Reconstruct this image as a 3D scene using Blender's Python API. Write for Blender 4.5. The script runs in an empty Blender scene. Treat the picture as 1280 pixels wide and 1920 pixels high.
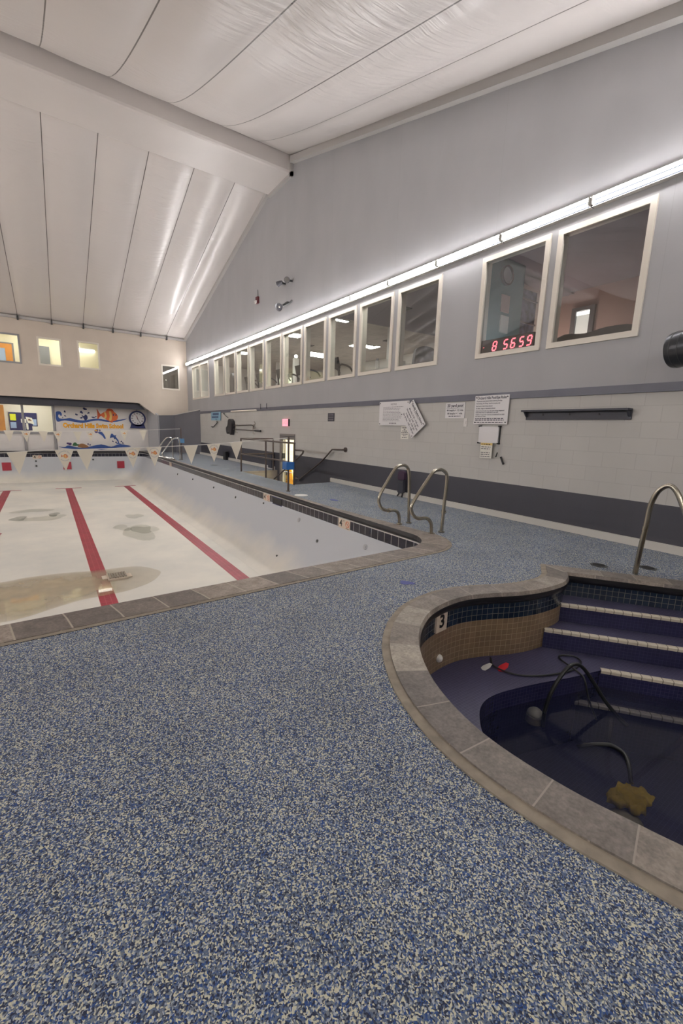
import bpy, bmesh, math, random
from mathutils import Vector, Matrix
from mathutils.geometry import tessellate_polygon
random.seed(7)
C = bpy.context.scene.collection
PI = math.pi

# ---------------------------------------------------------------- helpers
WL = {}                                   # world origin of every parent object


def srgb(r, g, b):
    def f(c):
        c /= 255.0
        return c / 12.92 if c <= 0.04045 else ((c + 0.055) / 1.055) ** 2.4
    return (f(r), f(g), f(b), 1.0)


def tag(o, label=None, cat=None, group=None, kind=None):
    if label: o['label'] = label
    if cat: o['category'] = cat
    if group: o['group'] = group
    if kind: o['kind'] = kind
    return o


def empty(name, loc, label=None, cat=None, group=None, kind=None):
    o = bpy.data.objects.new(name, None)
    C.objects.link(o)
    o.location = loc
    o.empty_display_size = 0.1
    WL[o.name] = Vector(loc)
    return tag(o, label, cat, group, kind)


def catmull(pts, n=6, closed=False):
    P = [Vector(p) for p in pts]
    out = []
    m = len(P)
    rng = m if closed else m - 1
    for i in range(rng):
        p0 = P[(i - 1) % m] if closed or i > 0 else P[0] * 2 - P[1]
        p1, p2 = P[i], P[(i + 1) % m]
        p3 = P[(i + 2) % m] if closed or i + 2 < m else P[-1] * 2 - P[-2]
        for k in range(n):
            t = k / n
            out.append(0.5 * ((2 * p1) + (p2 - p0) * t + (2 * p0 - 5 * p1 + 4 * p2 - p3) * t * t
                              + (3 * p1 - p0 - 3 * p2 + p3) * t ** 3))
    if not closed:
        out.append(P[-1])
    return out


class MB:
    def __init__(self):
        self.v, self.f, self.uv, self.mi = [], [], [], []

    def add(self, verts, faces, mi=0, uvs=None):
        b = len(self.v)
        self.v += [Vector(p) for p in verts]
        for k, fc in enumerate(faces):
            self.f.append([b + i for i in fc])
            self.mi.append(mi)
            self.uv.append(uvs[k] if uvs else None)
        return self

    def quad(self, a, b, c, d, mi=0, uv=None):
        return self.add([a, b, c, d], [(0, 1, 2, 3)], mi, [uv] if uv else None)

    def box(self, lo, hi, mi=0):
        x0, y0, z0 = lo
        x1, y1, z1 = hi
        V = [(x0, y0, z0), (x1, y0, z0), (x1, y1, z0), (x0, y1, z0), (x0, y0, z1), (x1, y0, z1), (x1, y1, z1), (x0, y1, z1)]
        return self.add(V, [(0, 3, 2, 1), (4, 5, 6, 7), (0, 1, 5, 4), (1, 2, 6, 5), (2, 3, 7, 6), (3, 0, 4, 7)], mi)

    def obox(self, c, ax, ay, az, mi=0):
        """box from a centre and three half-axis vectors"""
        c, ax, ay, az = Vector(c), Vector(ax), Vector(ay), Vector(az)
        V = [c + sx * ax + sy * ay + sz * az for sz in (-1, 1) for sx, sy in ((-1, -1), (1, -1), (1, 1), (-1, 1))]
        return self.add(V, [(0, 3, 2, 1), (4, 5, 6, 7), (0, 1, 5, 4), (1, 2, 6, 5), (2, 3, 7, 6), (3, 0, 4, 7)], mi)

    def tube(self, pts, r, n=10, mi=0, caps=True, closed=False):
        P = [Vector(p) for p in pts]
        m = len(P)
        rs = r if isinstance(r, (list, tuple)) else [r] * m
        T = []
        for i in range(m):
            a = P[(i - 1) % m] if closed or i > 0 else P[i]
            b = P[(i + 1) % m] if closed or i < m - 1 else P[i]
            t = (b - a)
            T.append(t.normalized() if t.length > 1e-9 else Vector((0, 0, 1)))
        up = Vector((0, 0, 1)) if abs(T[0].z) < 0.9 else Vector((1, 0, 0))
        nrm = (up - T[0] * up.dot(T[0])).normalized()
        V = []
        for i in range(m):
            nrm = (nrm - T[i] * nrm.dot(T[i])).normalized()
            bn = T[i].cross(nrm)
            for k in range(n):
                a = 2 * PI * k / n
                V.append(P[i] + (nrm * math.cos(a) + bn * math.sin(a)) * rs[i])
        F = []
        for i in range(m if closed else m - 1):
            j = (i + 1) % m
            for k in range(n):
                l = (k + 1) % n
                F.append((i * n + k, i * n + l, j * n + l, j * n + k))
        if caps and not closed:
            F.append(tuple(range(n - 1, -1, -1)))
            F.append(tuple((m - 1) * n + k for k in range(n)))
        return self.add(V, F, mi)

    def cyl(self, a, b, r, n=16, mi=0, r2=None):
        return self.tube([a, b], [r, r if r2 is None else r2], n, mi)

    def sphere(self, c, r, n=16, mi=0, sc=(1, 1, 1)):
        c = Vector(c)
        V, F = [], []
        h = n // 2
        for i in range(h + 1):
            t = PI * i / h
            for k in range(n):
                a = 2 * PI * k / n
                V.append(c + Vector((r * sc[0] * math.sin(t) * math.cos(a), r * sc[1] * math.sin(t) * math.sin(a), r * sc[2] * math.cos(t))))
        for i in range(h):
            for k in range(n):
                l = (k + 1) % n
                F.append((i * n + k, (i + 1) * n + k, (i + 1) * n + l, i * n + l))
        return self.add(V, F, mi)

    def poly(self, pts, fn, w=0.0, mi=0, holes=(), flip=False):
        """flat polygon: 2D points through fn(u, v, w)"""
        loops = [[Vector((p[0], p[1], 0)) for p in pts]] + [[Vector((p[0], p[1], 0)) for p in h] for h in holes]
        flat = [p for l in loops for p in l]
        tr = tessellate_polygon(loops)
        V = [fn(p.x, p.y, w) for p in flat]
        F = []
        for t in tr:
            a, b, c = (flat[i] for i in t)
            if (b - a).cross(c - a).z < 0:
                t = (t[0], t[2], t[1])
            F.append(tuple(reversed(t)) if flip else tuple(t))
        return self.add(V, F, mi)

    def prism(self, pts, fn, w0, w1, mi=0, holes=(), mi_side=None):
        """polygon extruded from w0 (back) to w1 (front)"""
        self.poly(pts, fn, w1, mi, holes)
        self.poly(pts, fn, w0, mi, holes, flip=True)
        ms = mi if mi_side is None else mi_side
        for l in [pts] + list(holes):
            m = len(l)
            area = sum(l[i][0] * l[(i + 1) % m][1] - l[(i + 1) % m][0] * l[i][1] for i in range(m))
            q = list(l) if (area > 0) == (l is pts) else list(reversed(l))
            for i in range(m):
                a, b = q[i], q[(i + 1) % m]
                self.quad(fn(a[0], a[1], w0), fn(b[0], b[1], w0), fn(b[0], b[1], w1), fn(a[0], a[1], w1), ms)
        return self

    def band(self, A, B, closed=True, mi=0, v0=0.0, v1=1.0):
        """strip of quads between two loops with the same number of points; u = arc length of A"""
        m = len(A)
        u = 0.0
        for i in range(m if closed else m - 1):
            j = (i + 1) % m
            d = (Vector(A[j]) - Vector(A[i])).length
            self.quad(A[i], A[j], B[j], B[i], mi, [(u, v0), (u + d, v0), (u + d, v1), (u, v1)])
            u += d
        return self

    def build(self, name, mat, parent=None, origin=None, smooth=False, auto=None):
        if parent is not None:
            o0 = WL[parent.name]
        elif origin is not None:
            o0 = Vector(origin)
        else:
            xs = [p.x for p in self.v]; ys = [p.y for p in self.v]; zs = [p.z for p in self.v]
            o0 = Vector(((min(xs) + max(xs)) / 2, (min(ys) + max(ys)) / 2, min(zs)))
        me = bpy.data.meshes.new(name)
        me.from_pydata([p - o0 for p in self.v], [], self.f)
        for m in (mat if isinstance(mat, (list, tuple)) else [mat]):
            me.materials.append(m)
        if any(u for u in self.uv):
            lay = me.uv_layers.new(name='UVMap')
            li = 0
            for fc, u in zip(self.f, self.uv):
                for k in range(len(fc)):
                    lay.data[li].uv = u[k] if u else (0, 0)
                    li += 1
        me.polygons.foreach_set('material_index', self.mi)
        if smooth:
            me.polygons.foreach_set('use_smooth', [True] * len(self.f))
        me.update()
        o = bpy.data.objects.new(name, me)
        C.objects.link(o)
        if smooth:
            bm = bmesh.new(); bm.from_mesh(me)
            bmesh.ops.remove_doubles(bm, verts=bm.verts, dist=1e-5)
            for e in bm.edges:
                if len(e.link_faces) == 2 and e.calc_face_angle(0) > (auto or 0.9):
                    e.smooth = False
            bm.to_mesh(me); bm.free()
        if parent is not None:
            o.parent = parent
            WL[o.name] = Vector(o0)
        else:
            o.location = o0
            WL[o.name] = Vector(o0)
        return o


def struct(name, mb, mat, parent=None, smooth=False, label=None, cat=None):
    o = mb.build(name, mat, parent, origin=None if parent else (0, 0, 0), smooth=smooth)
    if not parent:
        tag(o, label, cat, None, 'structure')
    return o


def dup(root, dx=(0, 0, 0), label=None, group=None):
    r = root.copy(); C.objects.link(r)
    r.location = Vector(root.location) + Vector(dx)
    WL[r.name] = WL[root.name] + Vector(dx)
    if label: r['label'] = label
    if group: r['group'] = group
    for ch in list(root.children):
        c = ch.copy(); C.objects.link(c); c.parent = r
        for g in list(ch.children):
            d = g.copy(); C.objects.link(d); d.parent = c
    return r


_tx = {}


def text_mesh(body, size, align='CENTER', bold=0.0, spacing=1.0, line=1.0):
    key = (body, size, align, bold, spacing, line)
    if key not in _tx:
        cu = bpy.data.curves.new('lettering', 'FONT')
        cu.body = body; cu.size = size; cu.align_x = align; cu.align_y = 'CENTER'
        cu.offset = bold; cu.space_character = spacing; cu.space_line = line; cu.resolution_u = 3
        ob = bpy.data.objects.new('lettering', cu); C.objects.link(ob)
        bpy.context.view_layer.update()
        dg = bpy.context.evaluated_depsgraph_get()
        me = bpy.data.meshes.new_from_object(ob.evaluated_get(dg))
        _tx[key] = ([tuple(v.co) for v in me.vertices], [tuple(p.vertices) for p in me.polygons])
        bpy.data.objects.remove(ob); bpy.data.curves.remove(cu); bpy.data.meshes.remove(me)
    return _tx[key]


def put_text(mb, body, size, fn, w=0.0, mi=0, at=(0, 0), rot=0.0, sx=1.0, **kw):
    V, F = text_mesh(body, size, **kw)
    c, s = math.cos(rot), math.sin(rot)
    mb.add([fn(at[0] + (x * c * sx - y * s), at[1] + (x * s * sx + y * c), w) for x, y, z in V], F, mi)
    return mb


def arc_text(mb, body, size, fn, r, mid, w=0.0, mi=0, at=(0, 0), top=True, spacing=1.0):
    V, F = text_mesh(body, size, spacing=spacing)
    out = []
    for x, y, z in V:
        if top:
            a = mid - x / r; rr = r + y
        else:
            a = mid + x / r; rr = r - y
        out.append(fn(at[0] + rr * math.cos(a), at[1] + rr * math.sin(a), w))
    mb.add(out, F, mi)


# ---------------------------------------------------------------- materials
def nodes(m):
    m.use_nodes = True
    nt = m.node_tree
    return nt, nt.nodes, nt.links, nt.nodes['Principled BSDF']


def mat(name, col, rough=0.5, metal=0.0, spec=0.5, noise=None, bump=None, coat=0.0):
    """noise = (scale, amount): gentle mottling; bump = (scale, strength)"""
    m = bpy.data.materials.new(name)
    nt, N, L, P = nodes(m)
    P.inputs['Base Color'].default_value = col
    P.inputs['Roughness'].default_value = rough
    P.inputs['Metallic'].default_value = metal
    P.inputs['Specular IOR Level'].default_value = spec
    P.inputs['Coat Weight'].default_value = coat
    if noise or bump:
        tc = N.new('ShaderNodeTexCoord')
    if noise:
        nz = N.new('ShaderNodeTexNoise'); nz.inputs['Scale'].default_value = noise[0]
        nz.inputs['Detail'].default_value = 5
        L.new(tc.outputs['Object'], nz.inputs['Vector'])
        mr = N.new('ShaderNodeMapRange')
        mr.inputs[1].default_value = 0.3; mr.inputs[2].default_value = 0.7
        mr.inputs[3].default_value = 1 - noise[1]; mr.inputs[4].default_value = 1 + noise[1]
        L.new(nz.outputs['Fac'], mr.inputs[0])
        mx = N.new('ShaderNodeVectorMath'); mx.operation = 'SCALE'
        mx.inputs[0].default_value = col[:3]
        L.new(mr.outputs[0], mx.inputs['Scale'])
        L.new(mx.outputs[0], P.inputs['Base Color'])
    if bump:
        nb = N.new('ShaderNodeTexNoise'); nb.inputs['Scale'].default_value = bump[0]
        nb.inputs['Detail'].default_value = 6
        L.new(tc.outputs['Object'], nb.inputs['Vector'])
        bp = N.new('ShaderNodeBump'); bp.inputs['Strength'].default_value = bump[1]; bp.inputs['Distance'].default_value = 0.02
        L.new(nb.outputs['Fac'], bp.inputs['Height'])
        L.new(bp.outputs[0], P.inputs['Normal'])
    return m


def emit(name, col, strength):
    m = bpy.data.materials.new(name)
    nt, N, L, P = nodes(m)
    P.inputs['Base Color'].default_value = (0.8, 0.8, 0.8, 1)
    P.inputs['Emission Color'].default_value = col
    P.inputs['Emission Strength'].default_value = strength
    return m


def glass(name, tint=(0.9, 0.92, 0.92), refl=0.07):
    m = bpy.data.materials.new(name)
    nt, N, L, P = nodes(m)
    N.remove(P)
    out = N['Material Output']
    tr = N.new('ShaderNodeBsdfTransparent'); tr.inputs[0].default_value = (*tint, 1)
    gl = N.new('ShaderNodeBsdfGlossy'); gl.inputs['Roughness'].default_value = 0.02
    gl.inputs['Color'].default_value = (1, 1, 1, 1)
    lw = N.new('ShaderNodeLayerWeight'); lw.inputs['Blend'].default_value = 0.5
    pw = N.new('ShaderNodeMath'); pw.operation = 'POWER'; pw.inputs[1].default_value = 5.0
    ma = N.new('ShaderNodeMath'); ma.operation = 'MULTIPLY_ADD'
    ma.inputs[1].default_value = 1 - refl; ma.inputs[2].default_value = refl
    L.new(lw.outputs['Facing'], pw.inputs[0]); L.new(pw.outputs[0], ma.inputs[0])
    mx = N.new('ShaderNodeMixShader')
    L.new(ma.outputs[0], mx.inputs[0]); L.new(tr.outputs[0], mx.inputs[1]); L.new(gl.outputs[0], mx.inputs[2])
    L.new(mx.outputs[0], out.inputs[0])
    return m


def mixrgb(N, L, fac, a, b, kind='MIX'):
    mx = N.new('ShaderNodeMix'); mx.data_type = 'RGBA'; mx.blend_type = kind
    for sock, val in ((mx.inputs[0], fac), (mx.inputs[6], a), (mx.inputs[7], b)):
        if hasattr(val, 'is_linked') or hasattr(val, 'links'):
            L.new(val, sock)
        else:
            sock.default_value = val
    return mx.outputs[2]


def tile_mat(name, c1, c2, grout, size, mortar=0.06, rough=0.25, use_uv=True, bump=0.3, offset=0.0, h=None):
    m = bpy.data.materials.new(name)
    nt, N, L, P = nodes(m)
    tc = N.new('ShaderNodeTexCoord')
    br = N.new('ShaderNodeTexBrick')
    br.offset = offset; br.squash = 1.0
    br.inputs['Color1'].default_value = c1; br.inputs['Color2'].default_value = c2; br.inputs['Mortar'].default_value = grout
    br.inputs['Scale'].default_value = 1.0
    br.inputs['Mortar Size'].default_value = size * mortar
    br.inputs['Mortar Smooth'].default_value = 0.1
    br.inputs['Brick Width'].default_value = size
    br.inputs['Row Height'].default_value = h or size
    L.new(tc.outputs['UV' if use_uv else 'Object'], br.inputs['Vector'])
    nz = N.new('ShaderNodeTexNoise'); nz.inputs['Scale'].default_value = 3.0
    L.new(tc.outputs['Object'], nz.inputs['Vector'])
    mr = N.new('ShaderNodeMapRange'); mr.inputs[3].default_value = 0.75; mr.inputs[4].default_value = 1.2
    L.new(nz.outputs['Fac'], mr.inputs[0])
    vm = N.new('ShaderNodeVectorMath'); vm.operation = 'SCALE'
    L.new(br.outputs['Color'], vm.inputs[0]); L.new(mr.outputs[0], vm.inputs['Scale'])
    L.new(vm.outputs[0], P.inputs['Base Color'])
    P.inputs['Roughness'].default_value = rough
    bp = N.new('ShaderNodeBump'); bp.invert = True
    bp.inputs['Strength'].default_value = bump; bp.inputs['Distance'].default_value = 0.004
    L.new(br.outputs['Fac'], bp.inputs['Height']); L.new(bp.outputs[0], P.inputs['Normal'])
    return m


def rubber_mat():
    m = bpy.data.materials.new('rubber_granule_floor')
    nt, N, L, P = nodes(m)
    tc = N.new('ShaderNodeTexCoord')
    nz = N.new('ShaderNodeTexNoise'); nz.inputs['Scale'].default_value = 60; nz.inputs['Detail'].default_value = 1
    L.new(tc.outputs['Object'], nz.inputs['Vector'])
    wv = N.new('ShaderNodeVectorMath'); wv.operation = 'MULTIPLY_ADD'
    L.new(nz.outputs['Color'], wv.inputs[0]); wv.inputs[1].default_value = (0.012, 0.012, 0.012)
    L.new(tc.outputs['Object'], wv.inputs[2])
    vo = N.new('ShaderNodeTexVoronoi'); vo.inputs['Scale'].default_value = 235
    L.new(wv.outputs[0], vo.inputs['Vector'])
    sp = N.new('ShaderNodeSeparateColor'); L.new(vo.outputs['Color'], sp.inputs[0])
    cr = N.new('ShaderNodeValToRGB'); cr.color_ramp.interpolation = 'CONSTANT'
    stops = [(0.0, (40, 50, 74)), (0.17, (46, 78, 134)), (0.30, (90, 106, 132)), (0.50, (202, 200, 176)),
             (0.69, (116, 124, 132)), (0.81, (164, 172, 182)), (0.91, (58, 66, 84))]
    e = cr.color_ramp.elements
    e[0].position = 0.0; e[0].color = srgb(*stops[0][1])
    e[1].position = stops[1][0]; e[1].color = srgb(*stops[1][1])
    for p, c in stops[2:]:
        el = e.new(p); el.color = srgb(*c)
    L.new(sp.outputs[0], cr.inputs[0])
    n2 = N.new('ShaderNodeTexNoise'); n2.inputs['Scale'].default_value = 2.2; n2.inputs['Detail'].default_value = 4
    L.new(tc.outputs['Object'], n2.inputs['Vector'])
    mr = N.new('ShaderNodeMapRange'); mr.inputs[1].default_value = 0.3; mr.inputs[2].default_value = 0.7
    mr.inputs[3].default_value = 0.9; mr.inputs[4].default_value = 1.1
    L.new(n2.outputs['Fac'], mr.inputs[0])
    vm = N.new('ShaderNodeVectorMath'); vm.operation = 'SCALE'
    L.new(cr.outputs[0], vm.inputs[0]); L.new(mr.outputs[0], vm.inputs['Scale'])
    L.new(vm.outputs[0], P.inputs['Base Color'])
    P.inputs['Roughness'].default_value = 0.75
    P.inputs['Specular IOR Level'].default_value = 0.35
    bp = N.new('ShaderNodeBump'); bp.inputs['Strength'].default_value = 0.5; bp.inputs['Distance'].default_value = 0.004
    L.new(vo.outputs['Distance'], bp.inputs['Height']); bp.invert = True
    L.new(bp.outputs[0], P.inputs['Normal'])
    return m


def coping_mat(name, length, cols, joint, seed=0.0):
    """stones of the given length along u, mortar joints between; v across"""
    m = bpy.data.materials.new(name)
    nt, N, L, P = nodes(m)
    tc = N.new('ShaderNodeTexCoord')
    sx = N.new('ShaderNodeSeparateXYZ'); L.new(tc.outputs['UV'], sx.inputs[0])
    dv = N.new('ShaderNodeMath'); dv.operation = 'DIVIDE'; dv.inputs[1].default_value = length
    L.new(sx.outputs[0], dv.inputs[0])
    fl = N.new('ShaderNodeMath'); fl.operation = 'FLOOR'; L.new(dv.outputs[0], fl.inputs[0])
    fr = N.new('ShaderNodeMath'); fr.operation = 'FRACT'; L.new(dv.outputs[0], fr.inputs[0])
    ad = N.new('ShaderNodeMath'); ad.operation = 'ADD'; ad.inputs[1].default_value = seed
    L.new(fl.outputs[0], ad.inputs[0])
    wn = N.new('ShaderNodeTexWhiteNoise'); wn.noise_dimensions = '1D'; L.new(ad.outputs[0], wn.inputs['W'])
    cr = N.new('ShaderNodeValToRGB')
    e = cr.color_ramp.elements
    e[0].color = cols[0]; e[1].color = cols[-1]
    for i, c in enumerate(cols[1:-1]):
        el = e.new((i + 1) / (len(cols) - 1)); el.color = c
    L.new(wn.outputs['Value'], cr.inputs[0])
    nz = N.new('ShaderNodeTexNoise'); nz.inputs['Scale'].default_value = 9; nz.inputs['Detail'].default_value = 8
    nz.inputs['Roughness'].default_value = 0.65
    L.new(tc.outputs['Object'], nz.inputs['Vector'])
    mr = N.new('ShaderNodeMapRange'); mr.inputs[1].default_value = 0.25; mr.inputs[2].default_value = 0.75
    mr.inputs[3].default_value = 0.62; mr.inputs[4].default_value = 1.36
    L.new(nz.outputs['Fac'], mr.inputs[0])
    n2 = N.new('ShaderNodeTexNoise'); n2.inputs['Scale'].default_value = 70; n2.inputs['Detail'].default_value = 6
    L.new(tc.outputs['Object'], n2.inputs['Vector'])
    m2 = N.new('ShaderNodeMapRange'); m2.inputs[1].default_value = 0.3; m2.inputs[2].default_value = 0.7
    m2.inputs[3].default_value = 0.78; m2.inputs[4].default_value = 1.22
    L.new(n2.outputs['Fac'], m2.inputs[0])
    mm = N.new('ShaderNodeMath'); mm.operation = 'MULTIPLY'
    L.new(mr.outputs[0], mm.inputs[0]); L.new(m2.outputs[0], mm.inputs[1])
    vm = N.new('ShaderNodeVectorMath'); vm.operation = 'SCALE'
    L.new(cr.outputs[0], vm.inputs[0]); L.new(mm.outputs[0], vm.inputs['Scale'])
    lt = N.new('ShaderNodeMath'); lt.operation = 'LESS_THAN'; lt.inputs[1].default_value = (0.011 if seed else 0.018) / length * 0.6
    L.new(fr.outputs[0], lt.inputs[0])
    c = mixrgb(N, L, lt.outputs[0], vm.outputs[0], joint)
    L.new(c, P.inputs['Base Color'])
    P.inputs['Roughness'].default_value = 0.62
    bp = N.new('ShaderNodeBump'); bp.inputs['Strength'].default_value = 0.35; bp.inputs['Distance'].default_value = 0.01
    L.new(nz.outputs['Fac'], bp.inputs['Height']); L.new(bp.outputs[0], P.inputs['Normal'])
    return m


def wall_right_mat():
    m = bpy.data.materials.new('painted_block_wall')
    nt, N, L, P = nodes(m)
    tc = N.new('ShaderNodeTexCoord')
    sp = N.new('ShaderNodeSeparateXYZ'); L.new(tc.outputs['Object'], sp.inputs[0])
    cb = N.new('ShaderNodeCombineXYZ'); L.new(sp.outputs[1], cb.inputs[0]); L.new(sp.outputs[2], cb.inputs[1])
    br = N.new('ShaderNodeTexBrick'); br.offset = 0.5
    br.inputs['Color1'].default_value = srgb(192, 190, 185); br.inputs['Color2'].default_value = srgb(189, 187, 182)
    br.inputs['Mortar'].default_value = srgb(180, 178, 173)
    br.inputs['Scale'].default_value = 1.0; br.inputs['Mortar Size'].default_value = 0.004
    br.inputs['Brick Width'].default_value = 0.40; br.inputs['Row Height'].default_value = 0.20
    mp = N.new('ShaderNodeVectorMath'); mp.operation = 'ADD'; mp.inputs[1].default_value = (0, 0.03, 0)
    L.new(cb.outputs[0], mp.inputs[0]); L.new(mp.outputs[0], br.inputs['Vector'])

    def step(z):
        g = N.new('ShaderNodeMath'); g.operation = 'GREATER_THAN'; g.inputs[1].default_value = z
        L.new(sp.outputs[2], g.inputs[0]); return g.outputs[0]
    # upper wall: warm grey paint with faint panel seams and dust streaks
    b2 = N.new('ShaderNodeTexBrick'); b2.offset = 0.0
    b2.inputs['Color1'].default_value = srgb(168, 168, 170); b2.inputs['Color2'].default_value = srgb(165, 165, 167)
    b2.inputs['Mortar'].default_value = srgb(162, 162, 163)
    b2.inputs['Scale'].default_value = 1.0; b2.inputs['Mortar Size'].default_value = 0.004
    b2.inputs['Brick Width'].default_value = 2.44; b2.inputs['Row Height'].default_value = 50
    L.new(cb.outputs[0], b2.inputs['Vector'])
    st = N.new('ShaderNodeVectorMath'); st.operation = 'MULTIPLY'; st.inputs[1].default_value = (1.0, 1.0, 0.55)
    L.new(tc.outputs['Object'], st.inputs[0])
    nz = N.new('ShaderNodeTexNoise'); nz.inputs['Scale'].default_value = 1.6; nz.inputs['Detail'].default_value = 6
    L.new(st.outputs[0], nz.inputs['Vector'])
    mr = N.new('ShaderNodeMapRange'); mr.inputs[1].default_value = 0.3; mr.inputs[2].default_value = 0.7
    mr.inputs[3].default_value = 0.96; mr.inputs[4].default_value = 1.035
    L.new(nz.outputs['Fac'], mr.inputs[0])
    c = mixrgb(N, L, step(0.572), srgb(66, 66, 74), br.outputs['Color'])
    c = mixrgb(N, L, step(2.0), c, b2.outputs['Color'])
    vm = N.new('ShaderNodeVectorMath'); vm.operation = 'SCALE'
    L.new(c, vm.inputs[0]); L.new(mr.outputs[0], vm.inputs['Scale'])
    L.new(vm.outputs[0], P.inputs['Base Color'])
    P.inputs['Roughness'].default_value = 0.55
    inv = N.new('ShaderNodeMath'); inv.operation = 'SUBTRACT'; inv.inputs[0].default_value = 1.0
    L.new(step(2.0), inv.inputs[1])
    ml = N.new('ShaderNodeMath'); ml.operation = 'MULTIPLY'
    L.new(br.outputs['Fac'], ml.inputs[0]); L.new(inv.outputs[0], ml.inputs[1])
    bp = N.new('ShaderNodeBump'); bp.invert = True
    bp.inputs['Strength'].default_value = 0.35; bp.inputs['Distance'].default_value = 0.006
    L.new(ml.outputs[0], bp.inputs['Height'])
    n3 = N.new('ShaderNodeTexNoise'); n3.inputs['Scale'].default_value = 3.0; n3.inputs['Detail'].default_value = 4
    L.new(tc.outputs['Object'], n3.inputs['Vector'])
    b3 = N.new('ShaderNodeBump'); b3.inputs['Strength'].default_value = 0.12; b3.inputs['Distance'].default_value = 0.05
    L.new(n3.outputs['Fac'], b3.inputs['Height']); L.new(bp.outputs[0], b3.inputs['Normal'])
    L.new(b3.outputs[0], P.inputs['Normal'])
    return m


def fabric_mat():
    """roof liner: UV u counts panels (a dark cord at each whole number), v runs in metres"""
    m = bpy.data.materials.new('roof_liner_fabric')
    nt, N, L, P = nodes(m)
    tc = N.new('ShaderNodeTexCoord')
    sp = N.new('ShaderNodeSeparateXYZ'); L.new(tc.outputs['UV'], sp.inputs[0])
    fr = N.new('ShaderNodeMath'); fr.operation = 'FRACT'; L.new(sp.outputs[0], fr.inputs[0])
    pp = N.new('ShaderNodeMath'); pp.operation = 'PINGPONG'; pp.inputs[1].default_value = 0.5
    L.new(sp.outputs[0], pp.inputs[0])
    lt = N.new('ShaderNodeMath'); lt.operation = 'LESS_THAN'; lt.inputs[1].default_value = 0.0085
    L.new(pp.outputs[0], lt.inputs[0])
    nz = N.new('ShaderNodeTexNoise'); nz.inputs['Scale'].default_value = 0.5; nz.inputs['Detail'].default_value = 4
    L.new(tc.outputs['Object'], nz.inputs['Vector'])
    mr = N.new('ShaderNodeMapRange'); mr.inputs[3].default_value = 0.94; mr.inputs[4].default_value = 1.05
    L.new(nz.outputs['Fac'], mr.inputs[0])
    vm = N.new('ShaderNodeVectorMath'); vm.operation = 'SCALE'
    vm.inputs[0].default_value = srgb(214, 208, 204)[:3]
    L.new(mr.outputs[0], vm.inputs['Scale'])
    c = mixrgb(N, L, lt.outputs[0], vm.outputs[0], srgb(96, 90, 86))
    L.new(c, P.inputs['Base Color'])
    P.inputs['Roughness'].default_value = 0.28
    P.inputs['Specular IOR Level'].default_value = 0.6
    # wrinkles: fine creases across the panel, stretched, in patches
    mv = N.new('ShaderNodeVectorMath'); mv.operation = 'MULTIPLY'; mv.inputs[1].default_value = (1.6, 9.0, 1)
    L.new(tc.outputs['UV'], mv.inputs[0])
    w1 = N.new('ShaderNodeTexNoise'); w1.inputs['Scale'].default_value = 1.0; w1.inputs['Detail'].default_value = 3
    w1.inputs['Distortion'].default_value = 0.6
    L.new(mv.outputs[0], w1.inputs['Vector'])
    n2 = N.new('ShaderNodeTexNoise'); n2.inputs['Scale'].default_value = 0.45
    L.new(tc.outputs['Object'], n2.inputs['Vector'])
    m2 = N.new('ShaderNodeMapRange'); m2.inputs[1].default_value = 0.38; m2.inputs[2].default_value = 0.65
    L.new(n2.outputs['Fac'], m2.inputs[0])
    mu = N.new('ShaderNodeMath'); mu.operation = 'MULTIPLY'
    L.new(w1.outputs['Fac'], mu.inputs[0]); L.new(m2.outputs[0], mu.inputs[1])
    bp = N.new('ShaderNodeBump'); bp.inputs['Strength'].default_value = 0.8; bp.inputs['Distance'].default_value = 0.03
    L.new(mu.outputs[0], bp.inputs['Height']); L.new(bp.outputs[0], P.inputs['Normal'])
    return m


def plaster_mat():
    m = bpy.data.materials.new('pool_plaster')
    nt, N, L, P = nodes(m)
    tc = N.new('ShaderNodeTexCoord')
    nz = N.new('ShaderNodeTexNoise'); nz.inputs['Scale'].default_value = 0.55; nz.inputs['Detail'].default_value = 7
    nz.inputs['Roughness'].default_value = 0.6
    L.new(tc.outputs['Object'], nz.inputs['Vector'])
    cr = N.new('ShaderNodeValToRGB')
    e = cr.color_ramp.elements
    e[0].position = 0.3; e[0].color = srgb(206, 204, 196)
    e[1].position = 0.62; e[1].color = srgb(228, 223, 211)
    L.new(nz.outputs['Fac'], cr.inputs[0])
    # bluish grey tone on the upper walls, with a noisy edge
    sp = N.new('ShaderNodeSeparateXYZ'); L.new(tc.outputs['Object'], sp.inputs[0])
    n2 = N.new('ShaderNodeTexNoise'); n2.inputs['Scale'].default_value = 1.4; n2.inputs['Detail'].default_value = 6
    L.new(tc.outputs['Object'], n2.inputs['Vector'])
    ad = N.new('ShaderNodeMath'); ad.operation = 'MULTIPLY_ADD'; ad.inputs[1].default_value = 0.5
    L.new(n2.outputs['Fac'], ad.inputs[0]); L.new(sp.outputs[2], ad.inputs[2])
    mr = N.new('ShaderNodeMapRange'); mr.inputs[1].default_value = -1.05; mr.inputs[2].default_value = -0.6
    L.new(ad.outputs[0], mr.inputs[0])
    c = mixrgb(N, L, mr.outputs[0], cr.outputs[0], srgb(189, 193, 198))
    L.new(c, P.inputs['Base Color'])
    P.inputs['Roughness'].default_value = 0.6
    return m


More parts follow.
